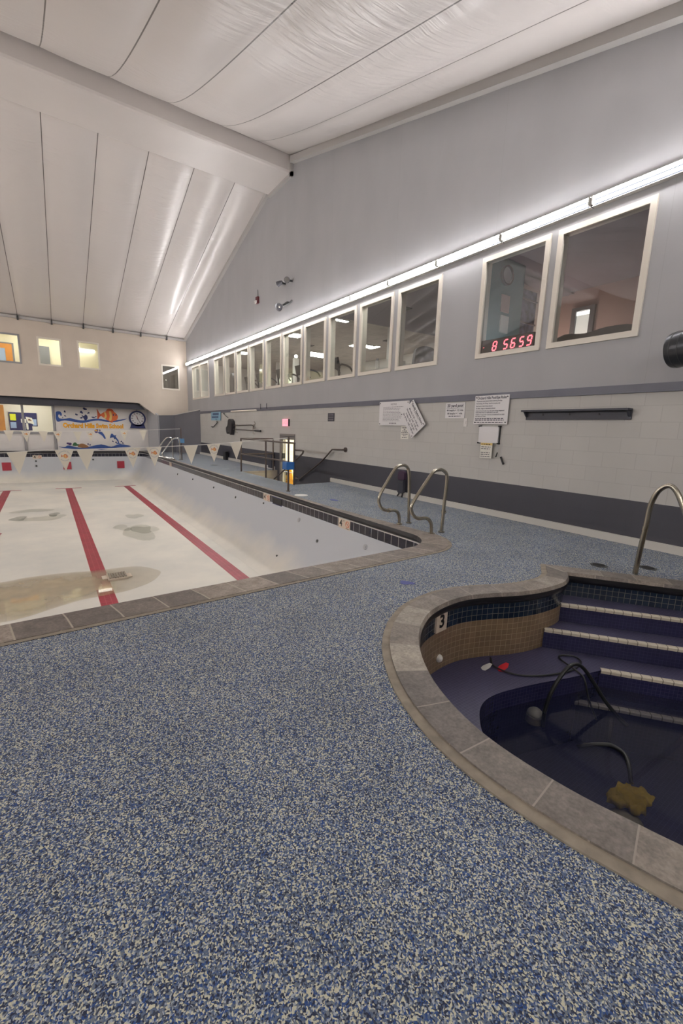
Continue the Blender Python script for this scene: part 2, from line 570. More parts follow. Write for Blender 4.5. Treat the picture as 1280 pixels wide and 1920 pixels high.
def water_mat():
    m = bpy.data.materials.new('murky_water')
    nt, N, L, P = nodes(m)
    N.remove(P)
    out = N['Material Output']
    tr = N.new('ShaderNodeBsdfTransparent'); tr.inputs[0].default_value = (0.80, 0.81, 0.85, 1)
    df = N.new('ShaderNodeBsdfDiffuse'); df.inputs[0].default_value = srgb(40, 44, 66)
    m1 = N.new('ShaderNodeMixShader'); m1.inputs[0].default_value = 0.40
    L.new(tr.outputs[0], m1.inputs[1]); L.new(df.outputs[0], m1.inputs[2])
    gl = N.new('ShaderNodeBsdfGlossy'); gl.inputs['Roughness'].default_value = 0.05
    lw = N.new('ShaderNodeLayerWeight'); lw.inputs['Blend'].default_value = 0.5
    pw = N.new('ShaderNodeMath'); pw.operation = 'POWER'; pw.inputs[1].default_value = 5.0
    ma = N.new('ShaderNodeMath'); ma.operation = 'MULTIPLY_ADD'; ma.inputs[1].default_value = 0.97; ma.inputs[2].default_value = 0.03
    L.new(lw.outputs['Facing'], pw.inputs[0]); L.new(pw.outputs[0], ma.inputs[0])
    m2 = N.new('ShaderNodeMixShader')
    L.new(ma.outputs[0], m2.inputs[0]); L.new(m1.outputs[0], m2.inputs[1]); L.new(gl.outputs[0], m2.inputs[2])
    L.new(m2.outputs[0], out.inputs[0])
    return m


def puddle_mat():
    m = bpy.data.materials.new('silty_puddle')
    nt, N, L, P = nodes(m)
    N.remove(P)
    out = N['Material Output']
    at = N.new('ShaderNodeAttribute'); at.attribute_name = 'depth'
    tc = N.new('ShaderNodeTexCoord')
    nz = N.new('ShaderNodeTexNoise'); nz.inputs['Scale'].default_value = 2.5; nz.inputs['Detail'].default_value = 5
    L.new(tc.outputs['Object'], nz.inputs['Vector'])
    mu = N.new('ShaderNodeMath'); mu.operation = 'MULTIPLY'
    mr = N.new('ShaderNodeMapRange'); mr.inputs[1].default_value = 0.3; mr.inputs[2].default_value = 0.7
    mr.inputs[3].default_value = 0.6; mr.inputs[4].default_value = 1.15
    L.new(nz.outputs['Fac'], mr.inputs[0])
    L.new(at.outputs['Fac'], mu.inputs[0]); L.new(mr.outputs[0], mu.inputs[1])
    df = N.new('ShaderNodeBsdfDiffuse'); df.inputs[0].default_value = srgb(190, 174, 144)
    tr = N.new('ShaderNodeBsdfTransparent'); tr.inputs[0].default_value = (0.96, 0.95, 0.92, 1)
    m1 = N.new('ShaderNodeMixShader')
    L.new(mu.outputs[0], m1.inputs[0]); L.new(tr.outputs[0], m1.inputs[1]); L.new(df.outputs[0], m1.inputs[2])
    gl = N.new('ShaderNodeBsdfGlossy'); gl.inputs['Roughness'].default_value = 0.01
    lw = N.new('ShaderNodeLayerWeight'); lw.inputs['Blend'].default_value = 0.5
    pw = N.new('ShaderNodeMath'); pw.operation = 'POWER'; pw.inputs[1].default_value = 5.0
    ma = N.new('ShaderNodeMath'); ma.operation = 'MULTIPLY_ADD'; ma.inputs[1].default_value = 0.95; ma.inputs[2].default_value = 0.03
    L.new(lw.outputs['Facing'], pw.inputs[0]); L.new(pw.outputs[0], ma.inputs[0])
    m2 = N.new('ShaderNodeMixShader')
    L.new(ma.outputs[0], m2.inputs[0]); L.new(m1.outputs[0], m2.inputs[1]); L.new(gl.outputs[0], m2.inputs[2])
    L.new(m2.outputs[0], out.inputs[0])
    return m


LAMP = (1.0, 0.97, 0.975, 1)
M = {}
M['rubber'] = rubber_mat()
M['coping'] = coping_mat('slate_coping', 0.30, [srgb(118, 108, 100), srgb(150, 138, 126), srgb(104, 96, 90), srgb(134, 124, 114)], srgb(168, 158, 142))
M['coping_spa'] = coping_mat('spa_slate_coping', 0.285, [srgb(154, 146, 134), srgb(104, 98, 93), srgb(140, 131, 120), srgb(116, 109, 103)], srgb(148, 140, 129), 11.0)
M['border'] = mat('mortar_border', srgb(136, 127, 113), 0.8, noise=(14, 0.2), bump=(30, 0.3))
M['bullnose'] = mat('black_bullnose', srgb(30, 30, 33), 0.35)
M['wall_right'] = wall_right_mat()
M['wall_far'] = mat('warm_grey_paint', srgb(202, 190, 176), 0.6, noise=(1.2, 0.05), bump=(2.5, 0.1))
M['wall_white'] = mat('white_paint', srgb(220, 216, 212), 0.55, noise=(2, 0.03))
M['alcove_grey'] = mat('alcove_grey_paint', srgb(176, 177, 180), 0.6)
M['dark_grey'] = mat('dark_grey_paint', srgb(88, 88, 94), 0.55, noise=(2, 0.05))
M['mid_grey'] = mat('mid_grey_paint', srgb(104, 104, 110), 0.55, noise=(2, 0.05))
M['header'] = mat('charcoal_paint', srgb(58, 59, 68), 0.5)
M['trim_blue'] = mat('slate_trim', srgb(98, 99, 110), 0.45, noise=(4, 0.06))
M['white_trim'] = mat('white_trim', srgb(206, 203, 196), 0.45)
M['cream_frame'] = mat('cream_window_frame', srgb(222, 215, 202), 0.45)
M['fabric'] = fabric_mat()
M['fabric_plain'] = mat('beam_wrap', srgb(214, 208, 204), 0.34, noise=(0.7, 0.04), bump=(3.5, 0.25))
M['rail_strip'] = mat('fabric_rail', srgb(180, 177, 174), 0.4)
M['plaster'] = plaster_mat()
M['pool_tile'] = tile_mat('navy_pool_tile', srgb(30, 32, 46), srgb(38, 39, 52), srgb(150, 150, 150), 0.155, 0.03, 0.18)
M['white_line'] = mat('white_grout_line', srgb(190, 188, 184), 0.5)
M['red_tile'] = tile_mat('red_lane_tile', srgb(164, 44, 62), srgb(150, 36, 54), srgb(178, 84, 92), 0.08, 0.05, 0.4, use_uv=False)
M['red_square'] = mat('red_square_tile', srgb(160, 44, 60), 0.4, noise=(3, 0.1))
M['blue_tile'] = tile_mat('spa_blue_tile', srgb(26, 36, 52), srgb(33, 45, 62), srgb(112, 112, 106), 0.052, 0.035, 0.15)
M['brown_tile'] = tile_mat('spa_tan_tile', srgb(118, 98, 76), srgb(130, 110, 86), srgb(168, 152, 124), 0.052, 0.035, 0.3)
M['tread_tile'] = tile_mat('spa_navy_mosaic', srgb(58, 56, 84), srgb(64, 62, 90), srgb(84, 82, 108), 0.026, 0.05, 0.4, use_uv=False, bump=0.15)
M['riser_tile'] = tile_mat('spa_navy_riser', srgb(34, 34, 66), srgb(40, 40, 72), srgb(58, 58, 88), 0.03, 0.05, 0.25, bump=0.15)
M['nosing'] = tile_mat('cream_nosing_tile', srgb(206, 198, 180), srgb(200, 192, 174), srgb(120, 112, 96), 0.075, 0.05, 0.35, h=5.0)
M['water'] = water_mat()
M['puddle'] = puddle_mat()
M['steel'] = mat('brushed_steel', srgb(176, 170, 156), 0.24, 1.0)
M['steel_bright'] = mat('polished_steel', srgb(205, 203, 200), 0.14, 1.0)
M['bronze_pipe'] = mat('dull_grey_pipe', srgb(98, 88, 84), 0.38, 0.7)
M['black'] = mat('black_plastic', srgb(22, 22, 24), 0.45)
M['black_rubber'] = mat('black_rubber', srgb(24, 27, 27), 0.4)
M['black_metal'] = mat('black_metal', srgb(38, 36, 40), 0.4)
M['white'] = mat('white_plastic', srgb(224, 222, 216), 0.4)
M['sign_white'] = mat('sign_white', srgb(222, 220, 220), 0.4)
M['paper'] = mat('paper', srgb(226, 224, 214), 0.7)
M['ink'] = mat('ink', srgb(40, 38, 56), 0.6)
M['ink_grey'] = mat('grey_ink', srgb(128, 122, 128), 0.6)
M['blue_pad'] = mat('blue_pad', srgb(30, 92, 158), 0.5)
M['blue_pad_pale'] = mat('pale_blue_pad', srgb(92, 142, 184), 0.5)
M['pennant'] = mat('pennant_cloth', srgb(222, 216, 200), 0.7)
M['orange'] = mat('orange_paint', srgb(222, 112, 60), 0.6)
M['logo_orange'] = mat('faded_orange_print', srgb(218, 140, 96), 0.7)
M['logo_red'] = mat('faded_red_print', srgb(200, 112, 80), 0.7)
M['logo_blue'] = mat('faded_blue_print', srgb(96, 124, 160), 0.7)
M['orange_dark'] = mat('dark_orange_paint', srgb(196, 86, 44), 0.6)
M['yellow'] = mat('yellow_paint', srgb(236, 168, 24), 0.6)
M['pale_yellow'] = mat('pale_yellow_paint', srgb(228, 200, 120), 0.6)
M['navy'] = mat('navy_paint', srgb(40, 48, 96), 0.6)
M['blue'] = mat('blue_paint', srgb(52, 84, 150), 0.6, noise=(5, 0.2))
M['green'] = mat('green_paint', srgb(52, 100, 62), 0.6)
M['brown'] = mat('brown_paint', srgb(150, 106, 66), 0.6)
M['purple'] = mat('purple_paint', srgb(84, 60, 110), 0.6)
M['plum'] = mat('plum_cloth', srgb(66, 44, 66), 0.7)
M['pink'] = mat('pink_paint', srgb(214, 120, 150), 0.6)
M['red'] = mat('red_paint', srgb(196, 34, 44), 0.5)
M['glass'] = glass('window_glass', (0.86, 0.88, 0.89), 0.07)
M['glass_clear'] = glass('clear_glass', (0.95, 0.96, 0.95), 0.05)
M['tube'] = emit('fluorescent_tube', LAMP, 42.0)
M['tube_fill'] = emit('added_fill_tube', LAMP, 52.0)  # for the strip lights added out of view, stronger than the seen row
M['housing'] = mat('dull_lamp_housing', srgb(34, 36, 42), 1.0, spec=0.0)
M['exit'] = emit('exit_red', (1.0, 0.12, 0.24, 1), 0.85)
M['led'] = emit('led_red', (1.0, 0.07, 0.10, 1), 3.0)
M['troffer'] = emit('troffer_lens', (1.0, 0.97, 0.86, 1), 32.0)
M['hall_tube'] = emit('hall_tube', (1.0, 0.97, 0.86, 1), 3.5)
M['fill_panel'] = emit('fill_panel', (1.0, 0.97, 0.86, 1), 30.0)  # strong unseen panels that brighten the hallway and store room
M['stair_tube'] = emit('stair_lobby_tube', (1.0, 0.95, 0.80, 1), 26.0)
M['cream_wall'] = mat('cream_room_wall', srgb(226, 220, 196), 0.6)
M['gallery_wall'] = mat('gallery_wall', srgb(206, 200, 194), 0.6)
M['gallery_ceiling'] = tile_mat('gallery_ceiling_tile', srgb(204, 192, 184), srgb(200, 188, 180), srgb(180, 170, 164), 0.61, 0.02, 0.7, use_uv=False, bump=0.1)
M['gallery_unlit'] = mat('gallery_unlit_ceiling', srgb(136, 128, 138), 0.7)  # dimness of the unlit end put into this darker colour
M['teal'] = mat('teal_room_wall', srgb(112, 146, 148), 0.6)
M['rose'] = mat('rose_room_wall', srgb(206, 180, 170), 0.6)
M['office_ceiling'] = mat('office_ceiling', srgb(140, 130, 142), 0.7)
M['carpet'] = mat('gallery_carpet', srgb(150, 146, 142), 0.9)
M['wood'] = mat('orange_wood', srgb(206, 138, 62), 0.5, noise=(6, 0.1))
M['grey_door'] = mat('grey_door', srgb(120, 122, 128), 0.5)
M['alu'] = mat('grey_aluminium', srgb(150, 150, 152), 0.4, 0.6)
M['steel_frame'] = mat('grey_door_frame', srgb(132, 126, 122), 0.5)
M['board_blue'] = mat('navy_felt', srgb(36, 38, 92), 0.85)
M['neon_paper'] = mat('yellow_paper', srgb(226, 232, 40), 0.7)
M['pale_blue'] = mat('pale_blue_paper', srgb(160, 184, 222), 0.7)
M['sign_blue'] = mat('light_blue_sign', srgb(130, 172, 194), 0.5)
M['tan_block'] = tile_mat('tan_block', srgb(170, 160, 148), srgb(164, 154, 142), srgb(148, 140, 130), 0.4, 0.02, 0.6, use_uv=True, h=0.2, offset=0.5)
M['concrete'] = mat('grey_concrete', srgb(140, 138, 136), 0.8, noise=(6, 0.1))
M['caution'] = mat('caution_yellow', srgb(236, 190, 40), 0.5)
M['pale_tile'] = mat('pale_marker_tile', srgb(206, 192, 174), 0.4)
M['mat_blue'] = mat('blue_deck_marker', srgb(70, 78, 142), 0.6)
M['drain'] = mat('dull_grate', srgb(72, 74, 74), 0.5, 0.3)
M['duct'] = mat('dark_duct', srgb(62, 64, 68), 0.3, 0.6)
M['olive'] = mat('olive_lump', srgb(206, 172, 58), 0.95, noise=(12, 0.3), bump=(20, 0.6))
M['tan_dome'] = mat('tan_dome', srgb(150, 142, 116), 0.6)
M['moss_white'] = mat('lamp_white', srgb(226, 222, 196), 0.5)

ORD = ['first', 'second', 'third', 'fourth', 'fifth', 'sixth', 'seventh', 'eighth', 'ninth', 'tenth', 'eleventh', 'twelfth',
       'thirteenth', 'fourteenth', 'fifteenth', 'sixteenth', 'seventeenth', 'eighteenth', 'nineteenth', 'twentieth']

# room frame: x to the gable wall with the windows, y down the pool, z up
WX, FY, MY = 6.2, 23.28, 24.2
LX, NY = -11.0, -4.0


def RW(y, z, x=WX):
    return lambda u, v, w: Vector((x - w, y - u, z + v))


def FW(x=0.0, z=0.0, y=FY):
    return lambda u, v, w: Vector((x + u, y - w, z + v))


def TOP(z):
    return lambda u, v, w: Vector((u, v, z + w))


YZ = lambda u, v, w: Vector((WX - w, -u, v))       # gable wall: u = -y


# ---------------------------------------------------------------- pool outline
def shear(p):
    x, y = p
    return (x, y + 0.037 * (x + 0.36) * (1 - (y - 3.43) / 20.3))


def rrect(x0, x1, y0, y1, r, n=10, m=16):
    pts = []
    cs = [((x1 - r, y0 + r), -PI / 2), ((x1 - r, y1 - r), 0.0), ((x0 + r, y1 - r), PI / 2), ((x0 + r, y0 + r), PI)]
    for i, ((cx, cy), a0) in enumerate(cs):
        for k in range(n + 1):
            a = a0 + PI / 2 * k / n
            pts.append((cx + r * math.cos(a), cy + r * math.sin(a)))
        (nx, ny), na = cs[(i + 1) % 4]
        q = (nx + r * math.cos(na), ny + r * math.sin(na))
        p = pts[-1]
        for k in range(1, m):
            t = k / m
            pts.append((p[0] + (q[0] - p[0]) * t, p[1] + (q[1] - p[1]) * t))
    return [shear(p) for p in pts]


def lift(loop, z):
    return [Vector((p[0], p[1], z)) for p in loop]


PX0, PX1, PY0, PY1 = -9.0, 3.97, 3.43, 23.75
pool_in = rrect(PX0, PX1, PY0, PY1, 0.50)
pool_stone = rrect(PX0 - 0.29, PX1 + 0.26, PY0 - 0.29, PY1 + 0.26, 0.62)
pool_out = rrect(PX0 - 0.33, PX1 + 0.29, PY0 - 0.33, PY1 + 0.29, 0.64)


def slim(loop, w):
    out = []
    for x, y in loop:
        if x > PX1 + .02:
            t = max(0.0, min(1.0, (y - 4.0) / 2.0)); t = t * t * (3 - 2 * t)
            x = min(x, x + (PX1 + w - x) * t)
        out.append((x, y))
    return out


pool_stone, pool_out = slim(pool_stone, .085), slim(pool_out, .13)

# spa outline: traced coping edge, closed beyond the frame
spa_pts = [(4.22, 2.085)]
spa_curve = catmull([Vector((*p, 0)) for p in [(4.22, 2.085), (4.08, 2.0), (3.86, 1.935), (3.54, 1.945), (3.27, 2.01), (3.03, 2.11), (2.79, 2.175), (2.55, 2.17), (2.31, 2.11),
             (2.11, 2.0), (1.96, 1.88), (1.83, 1.74), (1.72, 1.58), (1.63, 1.41), (1.565, 1.22), (1.53, 1.03), (1.53, 0.84), (1.56, 0.62), (1.61, 0.44),
             (1.65, 0.31), (1.78, -0.05), (2.1, -0.55), (2.7, -0.95), (3.5, -1.1), (4.4, -0.95), (5.05, -0.5), (5.4, 0.05), (5.42, 0.4), (5.3, 0.62)]], 5)
spa_in = [(p.x, p.y) for p in spa_curve]
for k in range(1, 10):
    t = k / 10
    spa_in.append((5.3 + (4.22 - 5.3) * t, 0.62 + (2.085 - 0.62) * t))


def offset_loop(loop, d):
    m = len(loop)
    area = sum(loop[i][0] * loop[(i + 1) % m][1] - loop[(i + 1) % m][0] * loop[i][1] for i in range(m))
    s = 1 if area > 0 else -1
    out = []
    for i in range(m):
        a, b, c = Vector(loop[i - 1]), Vector(loop[i]), Vector(loop[(i + 1) % m])
        t1, t2 = (b - a).normalized(), (c - b).normalized()
        n1, n2 = Vector((t1.y, -t1.x)) * s, Vector((t2.y, -t2.x)) * s
        n = (n1 + n2)
        n = n.normalized() if n.length > 1e-6 else n1
        k = max(0.45, n.dot(n1))
        out.append(tuple(b + n * (d / k)))
    return out


spa_stone = offset_loop(spa_in, 0.185)
spa_out = offset_loop(spa_in, 0.235)
STAIR = [(4.95, 9.27), (WX, 9.4), (WX, 12.78), (4.95, 12.7)]

# ---------------------------------------------------------------- floor
fl = MB()
fl.poly([(LX, NY), (WX + 0.1, NY), (WX + 0.1, MY + 0.1), (LX, MY + 0.1)], TOP(0), 0, 0, [pool_out, spa_out, STAIR])
struct('floor', fl, M['rubber'], label='speckled blue and cream rubber granule pool deck', cat='floor')

# ---------------------------------------------------------------- pool
pool = empty('swimming_pool', (0, 0, 0), 'long drained white swimming pool with red lane lines', 'pool', kind='structure')
cp = MB()
cp.band(lift(pool_in, 0.008), lift(pool_stone, 0.008), mi=0)
z1 = [Vector((p.x, p.y, -0.03)) for p in lift(offset_loop(pool_in, -0.008), 0)]
cp.band(z1, lift(pool_in, 0.008), mi=1)
cp.band(lift(pool_in, -0.05), z1, mi=1)
cp.band(lift(pool_stone, 0.008), lift(pool_stone, 0.0), mi=0)
struct('coping', cp, [M['coping'], M['bullnose']], pool)
bd = MB().band(lift(pool_stone, 0.005), lift(pool_out, 0.003))
struct('coping_border', bd, M['border'], pool)


def pool_loop(dx, r, z):
    return lift(rrect(PX0 - 0.03 + dx, PX1 + 0.03 - dx, PY0 - 0.03, PY1 + 0.03, r), z)


gap = MB().band(pool_loop(-0.02, 0.52, -0.105), pool_loop(-0.02, 0.52, -0.03))
struct('gutter_recess', gap, M['bullnose'], pool)
ln = MB().band(pool_loop(0.006, 0.5, -0.108), pool_loop(0.006, 0.5, -0.092)).band(pool_loop(0.006, 0.5, -0.092), pool_loop(-0.02, 0.52, -0.092))
struct('grout_line', ln, M['white_line'], pool)
tl = MB().band(pool_loop(0, 0.5, -0.26), pool_loop(0, 0.5, -0.105), v0=0.0, v1=0.155)
struct('waterline_tile', tl, M['pool_tile'], pool)
sh = MB()
prof = [(0.0, -0.255), (0.05, -0.45), (0.16, -0.7), (0.33, -0.95), (0.55, -1.2), (0.70, -1.33), (0.84, -1.4)]
loops = [pool_loop(d, 0.5 + 0.35 * d, z) for d, z in prof]
for a, b in zip(loops, loops[1:]):
    sh.band(b, a)
bot = loops[-1]
sh.poly([(p.x, p.y) for p in bot], TOP(-1.4))
struct('basin', sh, M['plaster'], pool, smooth=True)
FLZ = -1.4
for i, x in enumerate((2.79, 0.60, -1.46, -3.6, -5.8)):
    b = MB().box((x - 0.12, 3.9, FLZ - 0.01), (x + 0.12, 21.15, FLZ + 0.003))
    b.box((x - 0.46, 21.08, FLZ - 0.01), (x + 0.46, 21.2, FLZ + 0.0035))
    struct('lane_line', b, M['red_tile'], pool)
for x in (2.95, 0.70, -1.55, -3.8):
    b = MB().box((x - 0.16, PY1 + 0.0, -0.84), (x + 0.16, PY1 + 0.06, -0.49))
    struct('target_square', b, M['red_square'], pool)
# puddle by the main drain
pud = catmull([Vector((*p, 0)) for p in [(-3.4, 8.6), (-2.2, 8.95), (-0.86, 9.0), (-0.5, 9.08), (0.08, 9.05), (0.52, 8.94), (1.0, 8.9), (1.33, 8.79), (1.58, 8.36), (1.5, 8.05), (1.25, 7.73),
              (0.88, 7.54), (0.56, 7.5), (0.2, 7.46), (-0.17, 7.29), (-0.5, 7.14), (-0.9, 7.1), (-2.0, 6.9), (-3.2, 7.3)]], 4, True)
ctr = Vector((-0.6, 8.2, 0))
rings = []
for s, d in ((1.0, 0.06), (0.93, 0.28), (0.8, 0.5), (0.5, 0.72), (0.2, 0.78)):
    rings.append(([ctr + (p - ctr) * s for p in pud], d))
pm = MB()
for (A, _), (B, _) in zip(rings, rings[1:]):
    pm.band([Vector((p.x, p.y, FLZ + 0.006)) for p in A], [Vector((p.x, p.y, FLZ + 0.006)) for p in B])
pm.poly([(p.x, p.y) for p in rings[-1][0]], TOP(FLZ + 0.006))
pud_o = pm.build('puddle', M['puddle'])
at = pud_o.data.attributes.new('depth', 'FLOAT', 'POINT')
for i, v in enumerate(pud_o.data.vertices):
    w = v.co + pud_o.location
    best = min(((w.x - q.x) ** 2 + (w.y - q.y) ** 2, d) for R, d in rings for q in R)
    dd = best[1]
    if w.x > 0.45:
        dd *= max(0.3, 1 - (w.x - 0.45) * 1.1)
    at.data[i].value = dd
tag(pud_o, 'shallow brown silty puddle on the drained pool floor around the grate', 'puddle', kind='stuff')
# grey damp marks on the pool floor
def blob(cx, cy, rx, ry, seed, n=26):
    rnd = random.Random(seed)
    ph = [rnd.uniform(0, 6.28) for _ in range(3)]
    return [(cx + rx * math.cos(a) * (1 + .22 * math.sin(2 * a + ph[0]) + .16 * math.sin(3 * a + ph[1]) + .08 * math.sin(5 * a + ph[2])),
             cy + ry * math.sin(a) * (1 + .22 * math.sin(2 * a + ph[0]) + .16 * math.sin(3 * a + ph[1]))) for a in [2 * PI * k / n for k in range(n)]]


def film(name, col):
    m = bpy.data.materials.new(name)
    nt, N, L, P = nodes(m)
    N.remove(P)
    tr = N.new('ShaderNodeBsdfTransparent'); tr.inputs[0].default_value = (*col, 1)
    L.new(tr.outputs[0], N['Material Output'].inputs[0])
    return m


M['stain'] = film('damp_stain', (0.86, 0.865, 0.85))
M['stain_dark'] = film('damp_stain_dark', (0.76, 0.77, 0.76))
for k, (cx, cy, rx, ry, dk) in enumerate([(-0.85, 14.9, .22, .3, 1), (-0.22, 14.7, .45, .45, 0), (0.0, 15.2, .14, .3, 1), (-0.55, 16.1, .45, .35, 0), (2.0, 13.95, .2, .4, 0), (1.48, 12.5, .2, .35, 0),
                                      (1.78, 11.75, .42, .75, 0), (1.95, 12.0, .28, .5, 0)]):
    b = MB().poly(blob(cx, cy, rx, ry, k), TOP(FLZ + 0.004 + 0.0003 * k))
    struct('damp_mark', b, M['stain_dark' if dk else 'stain'], pool)
b = MB().poly(blob(-1.35, 13.0, .26, .3, 40), TOP(FLZ + 0.005))
struct('red_mark', b, M['red_tile'], pool)
# main drain
dr = empty('main_drain', (0.86, 8.36, FLZ), 'square cream main drain cover standing in the puddle', 'drain')
b = MB()
b.box((0.70, 8.18, FLZ), (1.02, 8.55, FLZ + 0.035))
b.build('drain_frame', M['pale_tile'], dr)
g = MB()
for k in range(7):
    x = 0.735 + k * 0.042
    g.box((x - 0.014, 8.22, FLZ + 0.03), (x + 0.014, 8.51, FLZ + 0.05))
g.build('grate', M['border'], dr)
MB().box((0.62, 8.3, FLZ + 0.0), (0.70, 8.5, FLZ + 0.02)).build('drain_lug', M['pale_tile'], dr)
MB().box((1.02, 8.24, FLZ), (1.09, 8.44, FLZ + 0.02)).build('drain_lug', M['pale_tile'], dr)


# fittings on the sloping pool wall
def pool_wall_x(z):
    for (d0, z0), (d1, z1_) in zip(prof, prof[1:]):
        if z <= z0 and z >= z1_:
            t = (z - z0) / (z1_ - z0)
            return PX1 + 0.03 - (d0 + (d1 - d0) * t)
    return PX1


for k, (y, z, r, dark) in enumerate([(5.05, -0.42, .045, 0), (6.35, -0.62, .03, 1), (7.2, -0.40, .045, 0), (8.9, -0.34, .022, 1), (10.6, -0.45, .03, 1), (12.4, -0.42, .03, 1), (14.6, -0.42, .03, 1), (16.6, -0.45, .035, 1), (7.3, -1.1, .02, 1)]):
    x = pool_wall_x(z)
    f = MB().cyl((x + 0.03, y, z - 0.01), (x - 0.012, y, z + 0.004), r, 14).cyl((x - 0.012, y, z + .004), (x - 0.02, y, z + 0.006), r * 0.55, 12)
    o = f.build('return_fitting', M['drain' if dark else 'alcove_grey'])
    tag(o, '%s small round inlet along the grey pool side wall counting from the near corner' % ORD[k] if not dark or True else '', 'inlet', 'round inlets in the pool side wall')
for k, (x, z) in enumerate(((-0.48, -0.44), (-0.48, -0.66), (1.77, -0.40))):
    f = MB().cyl((x, PY1 + 0.05, z), (x, PY1 + 0.01, z), .04, 14)
    o = f.build('return_fitting', M['drain'])
    tag(o, ['upper dark dot below the depth tile on the far pool wall', 'lower dark dot below the depth tile on the far pool wall', 'lone dark dot on the far pool wall between two red squares'][k], 'inlet', 'round inlets in the far pool wall')


def no_diving(mb, fn, r, at):
    n = 24
    o = [(at[0] + r * math.cos(2 * PI * k / n), at[1] + r * math.sin(2 * PI * k / n)) for k in range(n)]
    i = [(at[0] + r * .8 * math.cos(2 * PI * k / n), at[1] + r * .8 * math.sin(2 * PI * k / n)) for k in range(n)]
    mb.poly(o, fn, .0068, 1, [i])
    c = math.cos(-PI / 4) * r * .85; d = .07 * r
    mb.poly([(at[0] - c - d, at[1] + c - d), (at[0] - c + d, at[1] + c + d), (at[0] + c + d, at[1] - c + d), (at[0] + c - d, at[1] - c - d)], fn, .007, 1)
    mb.poly([(at[0] + x * r, at[1] + y * r) for x, y in ((-.5, .25), (-.3, .45), (.1, .1), (.45, -.35), (.35, -.45), (-.05, -.1))], fn, .0066, 2)


def depth_tile(name, fn, label):
    t = empty(name, fn(0, 0, 0), label, 'sign', 'pool depth marker tiles')
    MB().prism([(-.17, -.08), (.17, -.08), (.17, .08), (-.17, .08)], fn, -.01, .006).build('tile', M['pale_tile'], t)
    l = MB()
    put_text(l, '4', .16, fn, .0065, 0, (-.095, 0), bold=.004)
    put_text(l, 'FT', .055, fn, .0065, 0, (-.01, .045))
    no_diving(l, fn, .055, (.095, .008))
    l.box(*[tuple(q) for q in _bb(fn, .05, -.068, .14, -.060, .0062, .0068)])
    l.build('lettering', [M['black'], M['orange_dark'], M['black']], t)
    return t


def _bb(fn, u0, v0, u1, v1, w0, w1):
    a, b = fn(u0, v0, w0), fn(u1, v1, w1)
    return (Vector((min(a.x, b.x), min(a.y, b.y), min(a.z, b.z))), Vector((max(a.x, b.x), max(a.y, b.y), max(a.z, b.z))))


depth_tile('depth_marker', RW(5.70, -0.19, 4.0), 'pale 4 FT tile with no diving sign near the grab rails')
depth_tile('depth_marker', RW(8.78, -0.19, 4.0), 'pale 4 FT tile on the pool side wall beside the skimmer mouth')
depth_tile('depth_marker', RW(17.9, -0.19, 4.0), 'small pale 4 FT tile on the side wall toward the distant ladder')
depth_tile('depth_marker', FW(-0.42, -0.26, PY1 + 0.03), 'pale 4 FT tile on the end wall of the pool below the mural')
# skimmer mouth
sk = empty('skimmer', (4.0, 8.24, -0.27), 'dark rectangular skimmer mouth in the pool tile band below the flag post', 'skimmer')
MB().box((3.992, 8.03, -0.265), (4.02, 8.45, -0.12)).build('mouth', M['black'], sk)
b = MB().box((3.985, 8.02, -0.275), (4.0, 8.46, -0.262)).box((3.985, 8.02, -0.122), (4.0, 8.46, -0.11))
b.build('skimmer_rim', M['navy'], sk)

# ---------------------------------------------------------------- spa
spa = empty('spa', (0, 0, 0), 'curved tiled whirlpool spa with steps, half drained', 'spa', kind='structure')
ct = MB()
SZ = 0.02
z1 = lift(offset_loop(spa_in, -0.012), -0.012)
ct.band(lift(spa_in, SZ), lift(spa_stone, SZ))
ct.band(z1, lift(spa_in, SZ))
ct.band(lift(spa_stone, SZ), lift(spa_stone, 0.0))
struct('coping', ct, M['coping_spa'], spa)
bd = MB().band(lift(spa_stone, 0.012), lift(spa_out, 0.008)).band(lift(spa_out, 0.008), lift(spa_out, -0.005))
struct('coping_border', bd, M['border'], spa)
bn = MB().band(lift(offset_loop(spa_in, -0.014), -0.035), z1).band(lift(offset_loop(spa_in, -0.006), -0.068), lift(offset_loop(spa_in, -0.014), -0.035)).band(lift(offset_loop(spa_in, 0.022), -0.09), lift(offset_loop(spa_in, -0.006), -0.068))
struct('bullnose_trim', bn, M['bullnose'], spa, smooth=True)
wl = offset_loop(spa_in, 0.02)
ZB, ZW, ZT1, ZT2 = -0.58, -0.73, -0.23, -0.40
struct('waterline_tile', MB().band(lift(wl, -0.232), lift(wl, -0.08), v0=0.0, v1=0.152), M['blue_tile'], spa, smooth=True)
struct('wall_tile', MB().band(lift(offset_loop(spa_in, 0.018), ZB - .01), lift(offset_loop(spa_in, 0.018), -0.23), v0=0.0, v1=0.364), M['brown_tile'], spa, smooth=True)
# bench with the well cut out
well = [(3.72, 1.45), (3.42, 1.52), (3.12, 1.61), (2.89, 1.67), (2.69, 1.71), (2.54, 1.71), (2.41, 1.665), (2.30, 1.58), (2.21, 1.48), (2.11, 1.28), (2.06, 1.05), (2.05, 0.75), (2.09, 0.4),
        (2.25, 0.0), (2.6, -0.4), (3.3, -0.62), (4.1, -0.5), (4.6, -0.1), (4.62, 0.34)]
wc = catmull([Vector((*p, 0)) for p in well], 4)
well_loop = [(p.x, p.y) for p in wc]
bench = MB().poly(offset_loop(spa_in, 0.03), TOP(ZB), 0, 0, [well_loop])
struct('bench', bench, M['tread_tile'], spa)
wr = MB().band(lift(well_loop, -1.2), lift(well_loop, ZB), v0=0.0, v1=0.62)
struct('well_wall', wr, M['riser_tile'], spa)
struct('spa_floor', MB().poly(well_loop, TOP(-1.2)), M['tread_tile'], spa)
